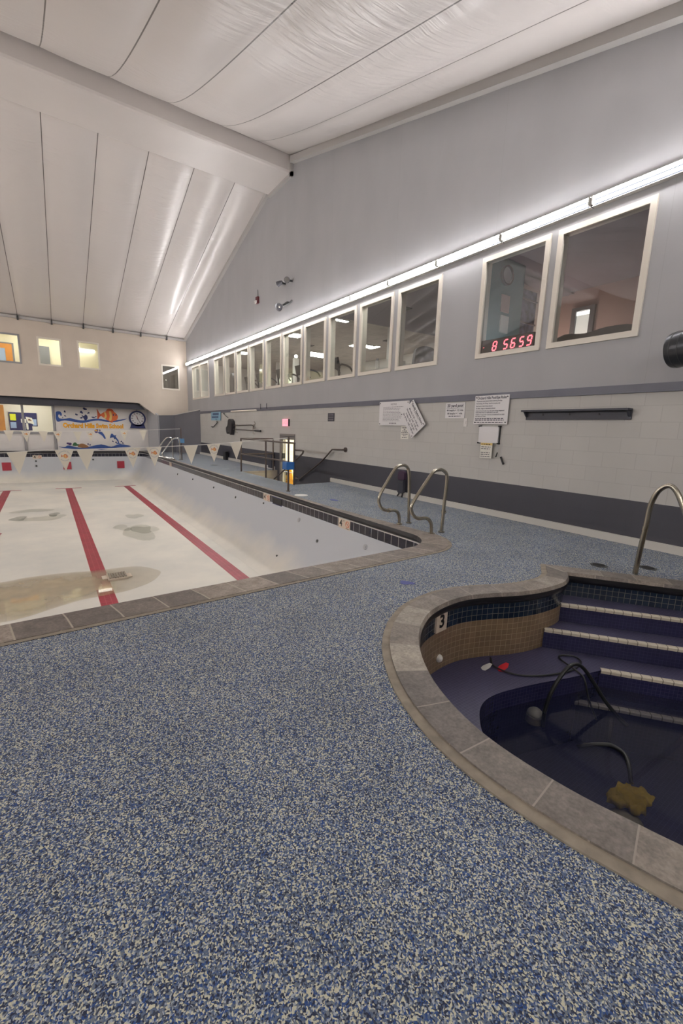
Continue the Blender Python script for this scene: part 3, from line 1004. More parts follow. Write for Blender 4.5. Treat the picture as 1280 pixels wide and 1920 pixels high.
D = Vector((0.627, -0.779, 0))            # along the steps
NB = Vector((0.779, 0.627, 0))            # towards the back wall


def step(name, a, ln_, depth, ztop, h, back):
    """tread + riser + cream nosing, from point a along D"""
    a = Vector((a[0], a[1], 0))
    b = a + D * ln_
    t = MB()
    p = [a, b, b + NB * depth, a + NB * depth]
    t.quad(*[Vector((q.x, q.y, ztop)) for q in p])
    struct('step_tread', t, M['tread_tile'], spa)
    r = MB().quad(Vector((a.x, a.y, ztop - h)), Vector((b.x, b.y, ztop - h)), Vector((b.x, b.y, ztop)), Vector((a.x, a.y, ztop)), 0, [(0, 0), (ln_, 0), (ln_, h), (0, h)])
    struct('step_riser', r, M['riser_tile'], spa)
    n = MB()
    w = 0.032
    prof_ = [(-.010, -.024), (-.012, .0), (-.006, .007), (w, .007), (w, -.002)]
    for (d0, z0), (d1, z1_) in zip(prof_, prof_[1:]):
        A = [Vector((a.x, a.y, ztop + z0)) + NB * d0, Vector((b.x, b.y, ztop + z0)) + NB * d0]
        B = [Vector((a.x, a.y, ztop + z1_)) + NB * d1, Vector((b.x, b.y, ztop + z1_)) + NB * d1]
        n.band(A, B, closed=False)
    struct('step_nosing', n, M['nosing'], spa)


step('s1', (3.965, 1.975), 1.75, 0.30, ZT1, 0.19, 0)
step('s2', (3.665, 1.945), 2.05, 0.52, ZT2, 0.19, 0)
step('s3', (3.72, 1.45), 1.43, 0.10, ZB + .002, 0.16, 0)
step('s4', (3.45, 1.55), 1.7, 0.35, -0.82, 0.36, 0)
sw = MB().poly(well_loop, TOP(ZW))
o = sw.build('spa_water', M['water'])
tag(o, 'dark murky water left in the bottom of the spa', 'water', kind='structure')
# depth plate 3 on the curved tile
p3 = Vector((2.505, 2.172, -0.135)); tang = Vector((0.99, 0.12, 0)).normalized(); nn = Vector((tang.y, -tang.x, 0))


def SP(u, v, w):
    return p3 + tang * u + Vector((0, 0, v)) + nn * w


t3 = empty('depth_marker', p3, 'pale tile with black figure 3 on the curved spa wall', 'sign')
MB().prism([(-.07, -.085), (.07, -.085), (.07, .085), (-.07, .085)], SP, -.02, .012).build('tile', M['pale_tile'], t3)
put_text(MB(), '3', .15, SP, .0135, bold=.005).build('lettering', M['black'], t3)
j = MB().sphere((2.53, 2.185, -0.475), .034, 16, 0, (1, 1, 1))
o = j.build('jet_fitting', M['white'], smooth=True)
tag(o, 'round white jet on the tan tiled wall of the spa', 'jet')
# hoses, cord, tags, lamp, lump
hz = ZW
h1 = catmull([(2.99, 1.50, hz - .12), (2.99, 1.50, hz + .02), (3.02, 1.49, -0.58), (3.10, 1.47, -0.44), (3.20, 1.45, -0.37), (3.30, 1.42, -0.40), (3.38, 1.36, -0.52), (3.44, 1.28, -0.66), (3.50, 1.20, hz - .04), (3.54, 1.14, hz - .1)], 8)
o = MB().tube(h1, .0145, 12).build('suction_hose', M['black_rubber'], smooth=True)
tag(o, 'black hose arching out of the water beside the submerged white lamp', 'hose')
h2 = catmull([(2.90, 1.20, hz - .05), (2.95, 1.14, hz - .012), (3.00, 1.085, hz + .006), (3.03, 1.04, hz + .014), (3.02, .96, hz + .014), (2.95, .90, hz - .0), (2.89, .86, hz - .04), (2.87, .845, -.78)], 8)
o = MB().tube(h2, .0135, 12).build('suction_hose', M['black_rubber'], smooth=True)
tag(o, 'short curve of black hose running down to the olive lump in the water', 'hose')
cz = ZB + .012
cd = catmull([(3.06, 2.06, cz), (2.97, 1.96, cz), (3.0, 1.81, cz), (3.12, 1.70, cz), (3.32, 1.61, cz), (3.53, 1.57, cz), (3.69, 1.60, cz), (3.735, 1.68, cz), (3.65, 1.755, cz), (3.585, 1.73, cz),
              (3.52, 1.62, cz + .012), (3.50, 1.52, cz), (3.48, 1.46, cz - .03), (3.46, 1.40, ZW), (3.4, 1.3, ZW - .1)], 7)
o = MB().tube(cd, .0075, 8).build('pump_cord', M['black_rubber'], smooth=True)
tag(o, 'thin black cord looped on the spa bench and dropping into the water', 'cord')


def leaf_tag(name, c, ang, s, m, label):
    dx, dy = Vector((math.cos(ang), math.sin(ang), 0)), Vector((-math.sin(ang), math.cos(ang), 0))
    fn = lambda u, v, w: Vector(c) + dx * u + dy * v + Vector((0, 0, w + .02 * math.sin(u * 30)))
    pts = [(-s, -.2 * s), (-.6 * s, -.55 * s), (.3 * s, -.6 * s), (s, -.1 * s), (.8 * s, .35 * s), (-.2 * s, .6 * s), (-.8 * s, .4 * s)]
    o = MB().prism(pts, fn, 0, .006).build(name, m)
    return tag(o, label, 'tag')


leaf_tag('cord_tag', (2.90, 1.985, ZB + .012), -.35, .05, M['white'], 'white plastic tag lying on the spa bench by the cord')
leaf_tag('cord_tag', (3.01, 1.90, ZB + .02), -.2, .055, M['red'], 'bright red plastic tag on the cord on the spa bench')
lm = empty('underwater_lamp', (3.0, 1.58, -.85), 'round whitish lamp just under the spa water beside the arched hose', 'lamp')
MB().sphere((3.0, 1.58, -.79), .058, 18, 0, (1, 1, .75)).build('lens', M['moss_white'], lm, smooth=True)
MB().cyl((3.0, 1.58, -.86), (3.0, 1.58, -.80), .062, 18).build('rim', M['tan_dome'], lm, smooth=True)
ol = MB()
for (dx, dy, dz, rr) in ((0, 0, 0, .10), (.06, -.03, .0, .085), (-.06, .04, .0, .08), (.10, -.05, -.01, .06), (-.03, -.05, -.005, .075), (.02, .05, .01, .06)):
    ol.sphere((2.83 + dx, .83 + dy, -.855 + dz), rr * .9, 20, 0, (1.0, .8, .45))
for p in ol.v:
    n3 = math.sin(p.x * 61 + p.y * 37) + math.sin(p.y * 83 - p.x * 29 + 1.3) + .6 * math.sin(p.x * 140 + p.y * 120)
    p.x += .006 * n3; p.y += .006 * math.sin(p.x * 97 + 2 * n3); p.z += .006 * n3
o = ol.build('sump_pump', M['olive'], smooth=True)
tag(o, 'blurry olive yellow pump bag under the spa water at the hose end', 'pump')
o = MB().sphere((2.67, .79, -.935), .13, 18, 0, (1.1, .8, .5)).build('bottom_drain_cover', M['tan_dome'], smooth=True)
tag(o, 'pale tan dome under the spa water close to the coping', 'drain cover')

# ---------------------------------------------------------------- stairwell
stw = empty('stairwell', (0, 0, 0), 'sunken stairwell beside the wall leading down to the glazed door', 'stairs', kind='structure')
LZ = -0.85
b = MB()
b.quad((4.95, 9.27, LZ), (4.95, 12.7, LZ), (4.95, 12.7, 0), (4.95, 9.27, 0))
b.quad((4.95, 9.27, LZ), (WX, 9.4, LZ), (WX, 9.4, 0), (4.95, 9.27, 0))
struct('side_wall', b, M['dark_grey'], stw)
b = MB().quad((4.95, 12.7, LZ), (WX, 12.78, LZ), (WX, 12.78, 0), (4.95, 12.7, 0), 0, [(0, 0), (1.25, 0), (1.25, .85), (0, .85)])
struct('end_wall', b, M['tan_block'], stw)
struct('landing', MB().quad((4.95, 9.27, LZ), (WX, 9.27, LZ), (WX, 12.8, LZ), (4.95, 12.7, LZ)), M['concrete'], stw)
for k in range(4):
    z = -0.17 * (k + 1)
    y0 = 9.3 + 0.3 * k
    struct('stair_step', MB().box((4.96, y0, LZ), (WX - .005, y0 + .31, z)), M['concrete'], stw)

# ---------------------------------------------------------------- gable wall with windows
win_r = [(2.59, 3.79), (3.90, 5.07), (5.96, 7.14), (7.28, 8.45), (8.59, 9.78), (9.93, 11.05), (11.17, 12.38), (12.48, 13.64), (13.80, 15.0), (15.10, 16.28), (16.42, 17.58), (17.70, 18.92),
         (19.70, 20.97), (21.02, 22.30)]
SILL, HEAD = 2.62, 4.20
FRW = 0.055
holes = []
for a, b_ in win_r:
    holes.append([(-(b_ - FRW), SILL + FRW), (-(a + FRW), SILL + FRW), (-(a + FRW), HEAD - FRW), (-(b_ - FRW), HEAD - FRW)])
DY0, DY1, DZ0, DZ1 = 11.57, 12.58, LZ, 1.19
holes.append([(-DY1 + .0, DZ0), (-DY0, DZ0), (-DY0, DZ1 - .0), (-DY1, DZ1)])


def zfar(y):
    return 5.62 + (FY - y) * (8.45 - 5.62) / (FY - 13.35)


def znear(y):
    return 8.68 - 0.28 * (11.85 - y)


outer = [(-(FY + .3), -1.0), (4.0, -1.0), (4.0, znear(-4) + .25), (-11.85, znear(11.85) + .25), (-12.6, 8.95), (-13.35, zfar(13.35) + .25), (-(FY + .3), zfar(FY + .3) + .25)]
w = MB().prism(outer, YZ, -.15, 0, 0, holes, mi_side=1)
struct('wall_right', w, [M['wall_right'], M['cream_frame']], label='tall grey gable wall with a row of windows and dark base band', cat='wall')
wn = ['first window from the right end of the gable wall, with dark rose room behind', 'window with a red digital clock inside on the gable wall']
for i, (a, b_) in enumerate(win_r):
    wo = empty('window_%d' % (i + 1), (WX, (a + b_) / 2, SILL), kind='structure')
    tag(wo, wn[i] if i < 2 else '%s window after the one with the digital clock along the gable wall' % ORD[i - 2], 'window', 'windows in the gable wall')
    f = MB()
    o_ = [(-b_, SILL), (-a, SILL), (-a, HEAD), (-b_, HEAD)]
    q = FRW + .02
    i_ = [(-(b_ - q), SILL + q), (-(a + q), SILL + q), (-(a + q), HEAD - q), (-(b_ - q), HEAD - q)]
    f.prism(o_, YZ, -.02, .03, 0, [i_])
    f.build('window_frame', M['cream_frame'], wo)
    MB().prism(i_, YZ, -.012, -.006).build('pane', M['glass'], wo)
# trims
struct('trim_1', MB().box((WX - .03, NY, 1.93), (WX + .01, 21.2, 2.035)), M['trim_blue'], label='slate grey board running along the gable wall under the windows', cat='trim')
struct('baseboard_right', MB().box((WX - .045, NY, 0), (WX + .01, 9.5, .1)), M['white_trim'], label='white baseboard at the foot of the gable wall before the stairwell', cat='baseboard')
struct('baseboard_beyond', MB().box((WX - .045, 12.95, 0), (WX + .01, 21.3, .1)), M['white_trim'], label='white baseboard at the foot of the gable wall beyond the stairwell', cat='baseboard')
# fabric rails on the gable
r = MB()
for (y0, z0), (y1, z1_) in (((-4.0, znear(-4) - .04), (11.80, znear(11.80) - .04)),):
    d = Vector((0, y1 - y0, z1_ - z0)); L_ = d.length / 2
    r.obox((WX - .06, (y0 + y1) / 2, (z0 + z1_) / 2 - .07), (.06, 0, 0), d / 2, Vector((0, -d.z, d.y)).normalized() * .075)
struct('trim_2', r, M['rail_strip'], label='white fabric rail under the nearer roof slope on the gable wall', cat='trim')
r = MB()
y0, y1 = 13.42, FY
d = Vector((0, y1 - y0, zfar(y1) - zfar(y0)))
r.obox((WX - .05, (y0 + y1) / 2, (zfar(y0) + zfar(y1)) / 2 - .07), (.05, 0, 0), d / 2, Vector((0, -d.z, d.y)).normalized() * .06)
struct('trim_3', r, M['rail_strip'], label='white fabric rail under the distant roof slope on the gable wall', cat='trim')
r = MB().box((WX - .08, 11.82, 8.2), (WX, 11.90, 8.7)).box((WX - .08, 11.82, 8.2), (WX, 13.30, 8.29))
struct('trim_4', r, M['rail_strip'], label='angled trim where the ridge beam meets the gable wall', cat='trim')

# ---------------------------------------------------------------- roof liner and beam
K0, K1 = -10, 5


def seam(k, y):
    """x of seam k; slight fan towards the far eave"""
    t = max(0.0, (y - 13.35) / (FY - 13.35))
    return 0.49 + 1.17 * k + t * 0.09


def roof(y0, y1, far):
    mb = MB()
    ny, per = 34, 8
    cols = []
    us = []
    for k in range(K0, K1):
        for s in range(per):
            us.append(k + s / per)
    us += [K1 - .17 + .002 * 0, ]
    us = [u for u in us if u <= K1 - .17] + [K1 - .13]
    V = []
    for iy in range(ny + 1):
        y = y0 + (y1 - y0) * iy / ny
        for u in us:
            x = seam(u, y)
            if far:
                z = zfar(y)
                e = min(1.0, (FY - y) / 1.2, (y - 13.2) / 1.0)
                sag = .10 * max(0, e) ** .5
            else:
                S = .58 * max(0.0, min(1.0, (6.2 - x) / 2.1))
                z = znear(y) - S * (1 - math.exp(-(11.85 - y) / 1.4)) * max(0.0, min(1.0, (y + 4) / 5.0))
                sag = .07 * min(1.0, (11.86 - y) / 2.5)
            edge = max(0, min(1, (6.2 - x) / .5)) if x > 5.6 else 1
            z -= sag * abs(math.sin(PI * (u % 1.0))) ** .8 * edge
            V.append(Vector((min(x, WX + .02), y, z)))
    m = len(us)
    F, UV = [], []
    for iy in range(ny):
        for j in range(m - 1):
            F.append((iy * m + j, iy * m + j + 1, (iy + 1) * m + j + 1, (iy + 1) * m + j) if True else None)
            va = y0 + (y1 - y0) * iy / ny; vb = y0 + (y1 - y0) * (iy + 1) / ny
            UV.append([(us[j] + 20, va), (us[j + 1] + 20, va), (us[j + 1] + 20, vb), (us[j] + 20, vb)])
    mb.add(V, [tuple(reversed(f)) for f in F], 0, [list(reversed(u)) for u in UV])
    return mb


struct('ceiling', roof(13.33, FY + .02, True), M['fabric'], smooth=True, label='white fabric roof liner of the distant slope with dark cords', cat='ceiling')
struct('ceiling_near', roof(-4.0, 11.86, False), M['fabric'], smooth=True, label='white sagging fabric roof liner of the nearer slope', cat='ceiling')
bm_ = MB()
pr = [(11.88, 8.75), (11.90, 8.33), (11.93, 8.29), (11.98, 8.275), (13.28, 8.275), (13.33, 8.29), (13.36, 8.33), (13.36, 8.6)]
for (a, za), (b_, zb) in zip(pr, pr[1:]):
    n = 40
    A = [Vector((LX + (WX - LX) * k / n, a, za)) for k in range(n + 1)]
    B = [Vector((LX + (WX - LX) * k / n, b_, zb)) for k in range(n + 1)]
    bm_.band(A, B, closed=False)
struct('ceiling_beam', bm_, M['fabric_plain'], smooth=False, label='broad fabric wrapped ridge beam across the roof', cat='beam')
struct('roof_deck', MB().quad((LX, 11.8, 9.0), (WX, 11.8, 9.0), (WX, 13.5, 9.0), (LX, 13.5, 9.0)), M['wall_white'], label='roof deck closing the ridge above the beam', cat='roof')
# eave rail with brackets at the far wall
e = MB().box((LX, FY - .1, 5.50), (WX, FY, 5.60))
struct('trim_5', e, M['rail_strip'], label='thin rail along the eave of the end wall', cat='trim')
for k in range(-3, 5):
    x = seam(k, FY)
    c = MB().box((x - .03, FY - .16, 5.44), (x + .03, FY - .02, 5.60)).cyl((x, FY - .14, 5.52), (x, FY - .3, 5.62), .012, 8)
    o = c.build('cord_bracket', M['drain'])
    tag(o, '%s dark cord bracket along the eave of the end wall from the room corner' % ORD[4 - k], 'bracket', 'eave cord brackets')

# ---------------------------------------------------------------- end wall, alcove, mural wall
holesf = [[(-2.2, 3.72), (-.62, 3.72), (-.62, 4.87), (-2.2, 4.87)], [(0, 3.74), (.84, 3.74), (.84, 4.87), (0, 4.87)], [(1.47, 3.75), (2.30, 3.75), (2.30, 4.90), (1.47, 4.90)], [(4.98, 3.11), (5.80, 3.11), (5.80, 4.27), (4.98, 4.27)]]
of = [(LX, 2.34), (3.86, 2.36), (4.62, 1.80), (WX + .02, 1.78), (WX + .02, 5.75), (LX, 5.75)]
struct('wall_back', MB().prism(of, FW(), -.22, 0, 0, holesf), M['wall_far'], label='beige upper end wall above the mural alcove', cat='wall')
fl_ = ['wide window in the end wall with an orange door behind', 'small window in the end wall showing a grey door behind', 'small window in the end wall with a bright light bar behind', 'small window in the end wall nearest the corner, reflecting the lamps']
for i, h in enumerate(holesf):
    wo = empty('window_%d' % (i + 15), (h[0][0], FY, h[0][1]), fl_[i], 'window', kind='structure')
    g_ = .05
    o_ = [(h[0][0] - .02, h[0][1] - .02), (h[1][0] + .02, h[1][1] - .02), (h[2][0] + .02, h[2][1] + .02), (h[3][0] - .02, h[3][1] + .02)]
    i_ = [(h[0][0] + g_, h[0][1] + g_), (h[1][0] - g_, h[1][1] + g_), (h[2][0] - g_, h[2][1] - g_), (h[3][0] + g_, h[3][1] - g_)]
    MB().prism(o_, FW(), -.03, .02, 0, [i_]).build('window_frame', M['cream_frame'] if i else M['alu'], wo)
    MB().prism(i_, FW(), -.02, -.012).build('pane', M['glass_clear'] if i < 3 else M['glass'], wo)
hb = MB()
hb.prism([(LX, 2.02), (4.18, 2.06), (3.80, 2.40), (LX, 2.40)], FW(0, 0, 23.52), -.2, 0)
struct('ceiling_header', hb, M['header'], label='charcoal header band over the mural alcove', cat='beam')
struct('ceiling_alcove', MB().quad((LX, 23.4, 2.32), (4.7, 23.4, 2.32), (4.7, MY + .1, 2.32), (LX, MY + .1, 2.32)), M['header'], label='low dark soffit of the mural alcove', cat='ceiling')
mw = MB().prism([(.40, -.1), (4.50, -.1), (4.50, 2.4), (.40, 2.4)], FW(0, 0, MY), -.15, 0)
struct('wall_mural', mw, M['wall_white'], label='white alcove wall carrying the swim school mural', cat='wall')
sw_ = MB().prism([(0, 0), (1, 0), (1, 1), (0, 1)], lambda u, v, w: Vector((4.36 + (4.66 - 4.36) * u + w * .8, MY - (MY - 22.98) * u + w * .4, -.02 + v * (2.36 - .55 * max(0, (u - .35) / .65)))), 0, .1)
struct('wall_alcove', sw_, M['alcove_grey'], label='light grey slanted side wall of the mural alcove', cat='wall')
pt = MB()


def part_fn(ax, ay, az, bx, by, bz, th):
    a, b = Vector((ax, ay, 0)), Vector((bx, by, 0))
    n = Vector(((b - a).y, -(b - a).x, 0)).normalized()
    V = [a, b, b - n * th, a - n * th]
    zt = [az, bz, bz, az]
    pts = [Vector((p.x, p.y, -.02)) for p in V] + [Vector((p.x, p.y, z)) for p, z in zip(V, zt)]
    return pts


FQ = [(0, 1, 5, 4), (1, 2, 6, 5), (2, 3, 7, 6), (3, 0, 4, 7)]
P1 = part_fn(4.64, 23.0, 1.80, 5.40, 22.86, 1.84, .15)
P2 = part_fn(5.40, 22.86, 1.84, 6.2, 21.22, 2.10, .15)
pt.add(P1, FQ, 1); pt.add(P2, FQ, 0)
pt.add(P1, [(4, 5, 6, 7)], 1); pt.add(P2, [(4, 5, 6, 7)], 2)
struct('wall_partition', pt, [M['mid_grey'], M['dark_grey'], M['white_trim']], label='dark grey angled partition across the far corner behind the ladder', cat='wall')
cpz = MB()
n_ = (Vector((6.2, 21.22, 0)) - Vector((5.4, 22.86, 0))).normalized()
q = Vector((n_.y, -n_.x, 0))
A = [Vector((5.36, 22.9, 1.83)), Vector((6.2, 21.2, 2.10))]
cpz.band([p + q * .02 for p in A], [p + q * .02 + Vector((0, 0, .035)) for p in A], closed=False)
cpz.band([p + q * .02 + Vector((0, 0, .035)) for p in A], [p - q * .3 + Vector((0, 0, .035)) for p in A], closed=False)
struct('trim_6', cpz, M['white_trim'], label='white sloping cap along the top of the corner partition', cat='trim')

# office front: grey posts, lower panels, glass
of_ = empty('window_19', (-1.0, MY, 0), 'office window wall with grey posts beside the mural', 'window', kind='structure')
b = MB()
for x in (.34, -.80, -1.95, -3.1):
    b.box((x - .045, MY - .03, -.1), (x + .045, MY + .1, 2.3))
b.box((-4, MY - .025, .76), (.34, MY + .1, .86)).box((-4, MY - .025, 2.03), (.34, MY + .1, 2.3))
b.build('window_frame', M['alu'], of_)
MB().box((-4, MY + .02, -.1), (.34, MY + .08, .78)).build('lower_panel', M['wall_white'], of_)
MB().prism([(-4, .84), (.32, .84), (.32, 2.05), (-4, 2.05)], FW(0, 0, MY + .05), -.004, .004).build('pane', M['glass_clear'], of_)
rm = MB()
rm.quad((-4.2, 26.0, -.1), (.30, 26.0, -.1), (.30, 26.0, 2.7), (-4.2, 26.0, 2.7))
rm.quad((.30, 24.3, -.1), (.30, 26, -.1), (.30, 26, 2.7), (.30, 24.3, 2.7))
rm.quad((-4.2, 24.3, 2.6), (.3, 24.3, 2.6), (.3, 26, 2.6), (-4.2, 26, 2.6))
rm.quad((-4.2, 24.3, .02), (.3, 24.3, .02), (.3, 26, .02), (-4.2, 26, .02))
rm.quad((-4.2, 24.3, -.1), (-4.2, 26, -.1), (-4.2, 26, 2.7), (-4.2, 24.3, 2.7))
struct('wall_office', rm, mat('office_wall', srgb(226, 221, 210), 0.6), label='cream inside of the small office behind the window wall', cat='wall')
ol_ = empty('ceiling_light', (-.7, 24.9, 2.6), 'ceiling light inside the small office beside the mural', 'light')
MB().box((-1.3, 24.7, 2.52), (-.1, 25.1, 2.6)).build('light_housing', M['white'], ol_)
MB().box((-1.26, 24.74, 2.50), (-.14, 25.06, 2.52)).build('lens', emit('office_lens', (1.0, .95, .84, 1), 20.0), ol_)
nb = empty('notice_board', (-.85, 25.97, .88), 'navy notice board with papers inside the office window', 'notice board')
MB().box((-1.40, 25.95, .88), (-.31, 25.99, 1.72)).build('board', M['board_blue'], nb)
fo = FW(0, 0, 25.95)
for k, (x0, z0, x1, z1_, mm) in enumerate([(-1.36, 1.34, -1.13, 1.64, 'neon_paper'), (-1.36, .98, -1.14, 1.26, 'pale_blue'), (-.95, 1.24, -.74, 1.42, 'paper'), (-.88, .92, -.80, 1.22, 'paper'), (-.76, .92, -.68, 1.22, 'paper'), (-.50, 1.12, -.34, 1.42, 'pale_blue'), (-.53, .86, -.30, 1.08, 'paper')]):
    o = MB().prism([(x0, z0), (x1, z0), (x1, z1_), (x0, z1_)], fo, .001, .006).build('paper_sheet', M[mm])
    tag(o, ['bright yellow sheet on the navy notice board', 'pale blue sheet under the yellow one on the notice board', 'wide white slip behind the grey post on the notice board', 'narrow white strip low on the notice board beside the post', 'second narrow white strip low on the notice board', 'pale blue sheet near the edge of the notice board', 'white sheet with dark marks at the bottom corner of the notice board'][k], 'paper', 'papers on the notice board')
pt_ = empty('poster', (-.62, 25.93, 1.22), 'tilted white picture sheet with round motif on the notice board', 'paper')
fo2 = lambda u, v, w: Vector((-.60 + u * .97 - v * .22, 25.943 - w, 1.36 + u * -.22 + v * .97))
MB().prism([(-.13, -.15), (.13, -.15), (.13, .15), (-.13, .15)], fo2, 0, .005).build('sheet', M['paper'], pt_)
b = MB().poly(blob(0, .02, .06, .06, 3), fo2, .006, 0)
b.poly(blob(0.0, .03, .03, .03, 5), fo2, .007, 1)
b.build('motif', [M['brown'], M['navy']], pt_)
o = MB().box((-2.0, 25.9, .02), (-1.56, 25.98, 2.03)).build('office_door', M['wood'])
tag(o, 'orange brown wooden door inside the office at the picture edge', 'door', kind='structure')
o = MB().box((-1.5, 25.8, .80), (.28, 25.98, .85)).build('office_shelf', M['white'])
tag(o, 'white ledge below the navy notice board in the office', 'shelf')

# hall behind the upper end-wall windows
hl = MB()
HB = 25.35
hl.quad((-4, HB, 2.7), (3.4, HB, 2.7), (3.4, HB, 5.45), (-4, HB, 5.45))
hl.quad((-4, 23.5, 5.4), (3.4, 23.5, 5.4), (3.4, HB, 5.4), (-4, HB, 5.4))
hl.quad((-4, 23.5, 2.75), (3.4, 23.5, 2.75), (3.4, HB, 2.75), (-4, HB, 2.75))
hl.quad((3.4, 23.5, 2.7), (3.4, HB, 2.7), (3.4, HB, 5.45), (3.4, 23.5, 5.45))
hl.quad((-4, 23.5, 2.7), (-4, HB, 2.7), (-4, HB, 5.45), (-4, 23.5, 5.45))
struct('wall_hall', hl, M['cream_wall'], label='cream hallway behind the upper windows of the end wall', cat='wall')
hd = MB()
hd.quad((3.5, 25.0, 2.7), (6.2, 25.0, 2.7), (6.2, 25.0, 5.45), (3.5, 25.0, 5.45))
hd.quad((3.5, 23.5, 5.4), (6.2, 23.5, 5.4), (6.2, 25.0, 5.4), (3.5, 25.0, 5.4))
hd.quad((3.5, 23.5, 2.7), (6.2, 23.5, 2.7), (6.2, 25, 2.7), (3.5, 25, 2.7))
hd.quad((3.5, 23.5, 2.7), (3.5, 25, 2.7), (3.5, 25, 5.4), (3.5, 23.5, 5.4))
hd.quad((6.19, 23.5, 2.7), (6.19, 25, 2.7), (6.19, 25, 5.4), (6.19, 23.5, 5.4))
struct('wall_store', hd, M['gallery_wall'], label='dim store room behind the corner window of the end wall', cat='wall')
o = empty('store_fill_light', (3.9, 24.2, 5.36), 'added unseen fill light in the store room behind the corner window', 'light')  # added out of view to brighten the room behind the window
MB().box((3.6, 24.1, 5.3), (4.2, 24.3, 5.38)).build('light_housing', M['white'], o)
MB().box((3.63, 24.12, 5.27), (4.17, 24.28, 5.3)).build('tube', M['fill_panel'], o)
o = empty('hall_door', (-1.4, HB, 2.75), 'orange wooden door with pale glass behind the end wall window', 'door')
MB().box((-2.2, HB - .06, 2.75), (-.90, HB - .005, 4.78)).build('door_frame', M['grey_door'], o)
MB().prism([(-2.1, 2.8), (-.97, 2.8), (-.97, 4.72), (-2.1, 4.72)], FW(0, 0, HB - .06), 0, .03, 0, [[(-1.9, 3.3), (-1.22, 3.3), (-1.22, 4.52), (-1.9, 4.52)]]).build('door_leaf', M['wood'], o)
MB().box((-1.9, HB - .075, 3.3), (-1.22, HB - .065, 4.52)).build('door_glass', M['pale_blue'], o)
o = MB().box((-.66, HB - .05, 4.6), (-.56, HB - .005, 4.75)).build('wall_plate', M['drain'])
tag(o, 'small grey plate on the hallway wall beside the orange door', 'plate')
o = empty('hall_grey_door', (.2, HB, 2.75), 'grey door leaf seen through the small end wall window', 'door')
MB().box((-.05, HB - .07, 2.75), (.44, HB - .01, 4.79)).build('door_leaf', M['grey_door'], o)
MB().box((.36, HB - .1, 3.75), (.40, HB - .06, 3.9)).build('door_handle', M['steel'], o)
o = empty('hall_light', (1.9, HB - .2, 4.78), 'bright fluorescent bar seen through the end wall window', 'light')
MB().box((1.2, HB - .14, 4.86), (2.32, HB - .02, 4.93)).build('light_housing', M['white'], o)
MB().box((1.22, HB - .15, 4.74), (2.30, HB - .04, 4.86)).build('tube', M['hall_tube'], o)
for x in (-2.8, -.4, 1.1):  # unseen fill lights, made strong to brighten the hallway
    o = empty('hall_fill_light', (x, 24.4, 5.36), 'unseen fill light in the hallway %s' % ('over the orange door' if x < -1 else ('over the grey door' if x < 0 else 'before the fluorescent bar')), 'light')
    MB().box((x - .6, 24.3, 5.3), (x + .6, 24.5, 5.38)).build('light_housing', M['white'], o)
    MB().box((x - .56, 24.32, 5.27), (x + .56, 24.48, 5.3)).build('tube', M['fill_panel'], o)

# ---------------------------------------------------------------- mural
mu = empty('mural', (2.3, MY, 0), 'painted swim school mural with fish, dolphin and blue waves on the alcove wall', 'mural')
fm = FW(0, 0, MY)


def smooth2(pts, n=4, closed=True):
    return [(p.x, p.y) for p in catmull([Vector((a, b, 0)) for a, b in pts], n, closed)]


def fish(mb, fn, cx, cz, s, w, mats=(0, 1, 2, 3)):
    """plain orange fish facing right, s = length"""
    P_ = lambda L: [(cx + x * s, cz + z * s) for x, z in L]
    mb.poly(P_(smooth2([(-.30, .02), (-.38, .12), (-.5, .34), (-.49, .1), (-.5, -.2), (-.38, -.06)], 3)), fn, w, mats[1])
    mb.poly(P_(smooth2([(-.08, .2), (.0, .36), (.2, .36), (.3, .2), (.1, .14)], 3)), fn, w + .0008, mats[1])
    mb.poly(P_(smooth2([(.0, -.2), (.08, -.32), (.2, -.34), (.2, -.2)], 3)), fn, w + .0008, mats[1])
    mb.poly(P_(smooth2([(-.34, .04), (-.15, .2), (.1, .27), (.33, .2), (.47, .02), (.42, -.18), (.22, -.28), (0, -.25), (-.2, -.12)], 4)), fn, w + .0016, mats[0])
    for x0, t in ((-.17, .07), (.06, .09)):
        mb.poly(P_(smooth2([(x0, .22 if x0 > 0 else .16), (x0 + t, .24 if x0 > 0 else .18), (x0 + t + .04, 0), (x0 + t - .01, -.24 if x0 > 0 else -.14), (x0 - .02, -.22 if x0 > 0 else -.12), (x0 + .03, 0)], 3)), fn, w + .0024, mats[2])
    for x0 in (.26, .39):
        mb.poly(P_(blob(x0, .06, .03, .045, 2)), fn, w + .0032, mats[3])


b = MB()
wave = [(0.44, 1.73), (0.48, 1.80), (0.57, 1.82), (0.64, 1.79), (0.68, 1.69), (0.64, 1.60), (0.60, 1.66), (0.56, 1.68), (0.53, 1.60), (0.58, 1.50), (0.78, 1.49), (0.98, 1.53), (1.21, 1.47), (1.51, 1.44), (1.86, 1.51), (2.14, 1.55), (2.5, 1.50),
        (2.94, 1.51), (3.45, 1.60), (2.97, 1.43), (2.5, 1.41), (2.14, 1.46), (1.78, 1.39), (1.5, 1.32), (1.2, 1.35), (0.77, 1.41), (0.46, 1.35)]
b.poly(smooth2(wave, 3), fm, .003)
lw_ = [(0.43, 0.20), (0.67, 0.17), (0.81, 0.25), (1.11, 0.18), (1.35, 0.14), (1.7, 0.20), (2.2, 0.31), (2.63, 0.2), (3.02, 0.33), (3.54, 0.22), (3.0, 0.16), (2.56, 0.11), (2.19, 0.05), (1.84, 0.10), (1.34, 0.06), (0.8, 0.11), (0.6, 0.13)]
b.poly(smooth2(lw_, 3), fm, .003)
b.build('wave', M['blue'], mu)
b = MB()
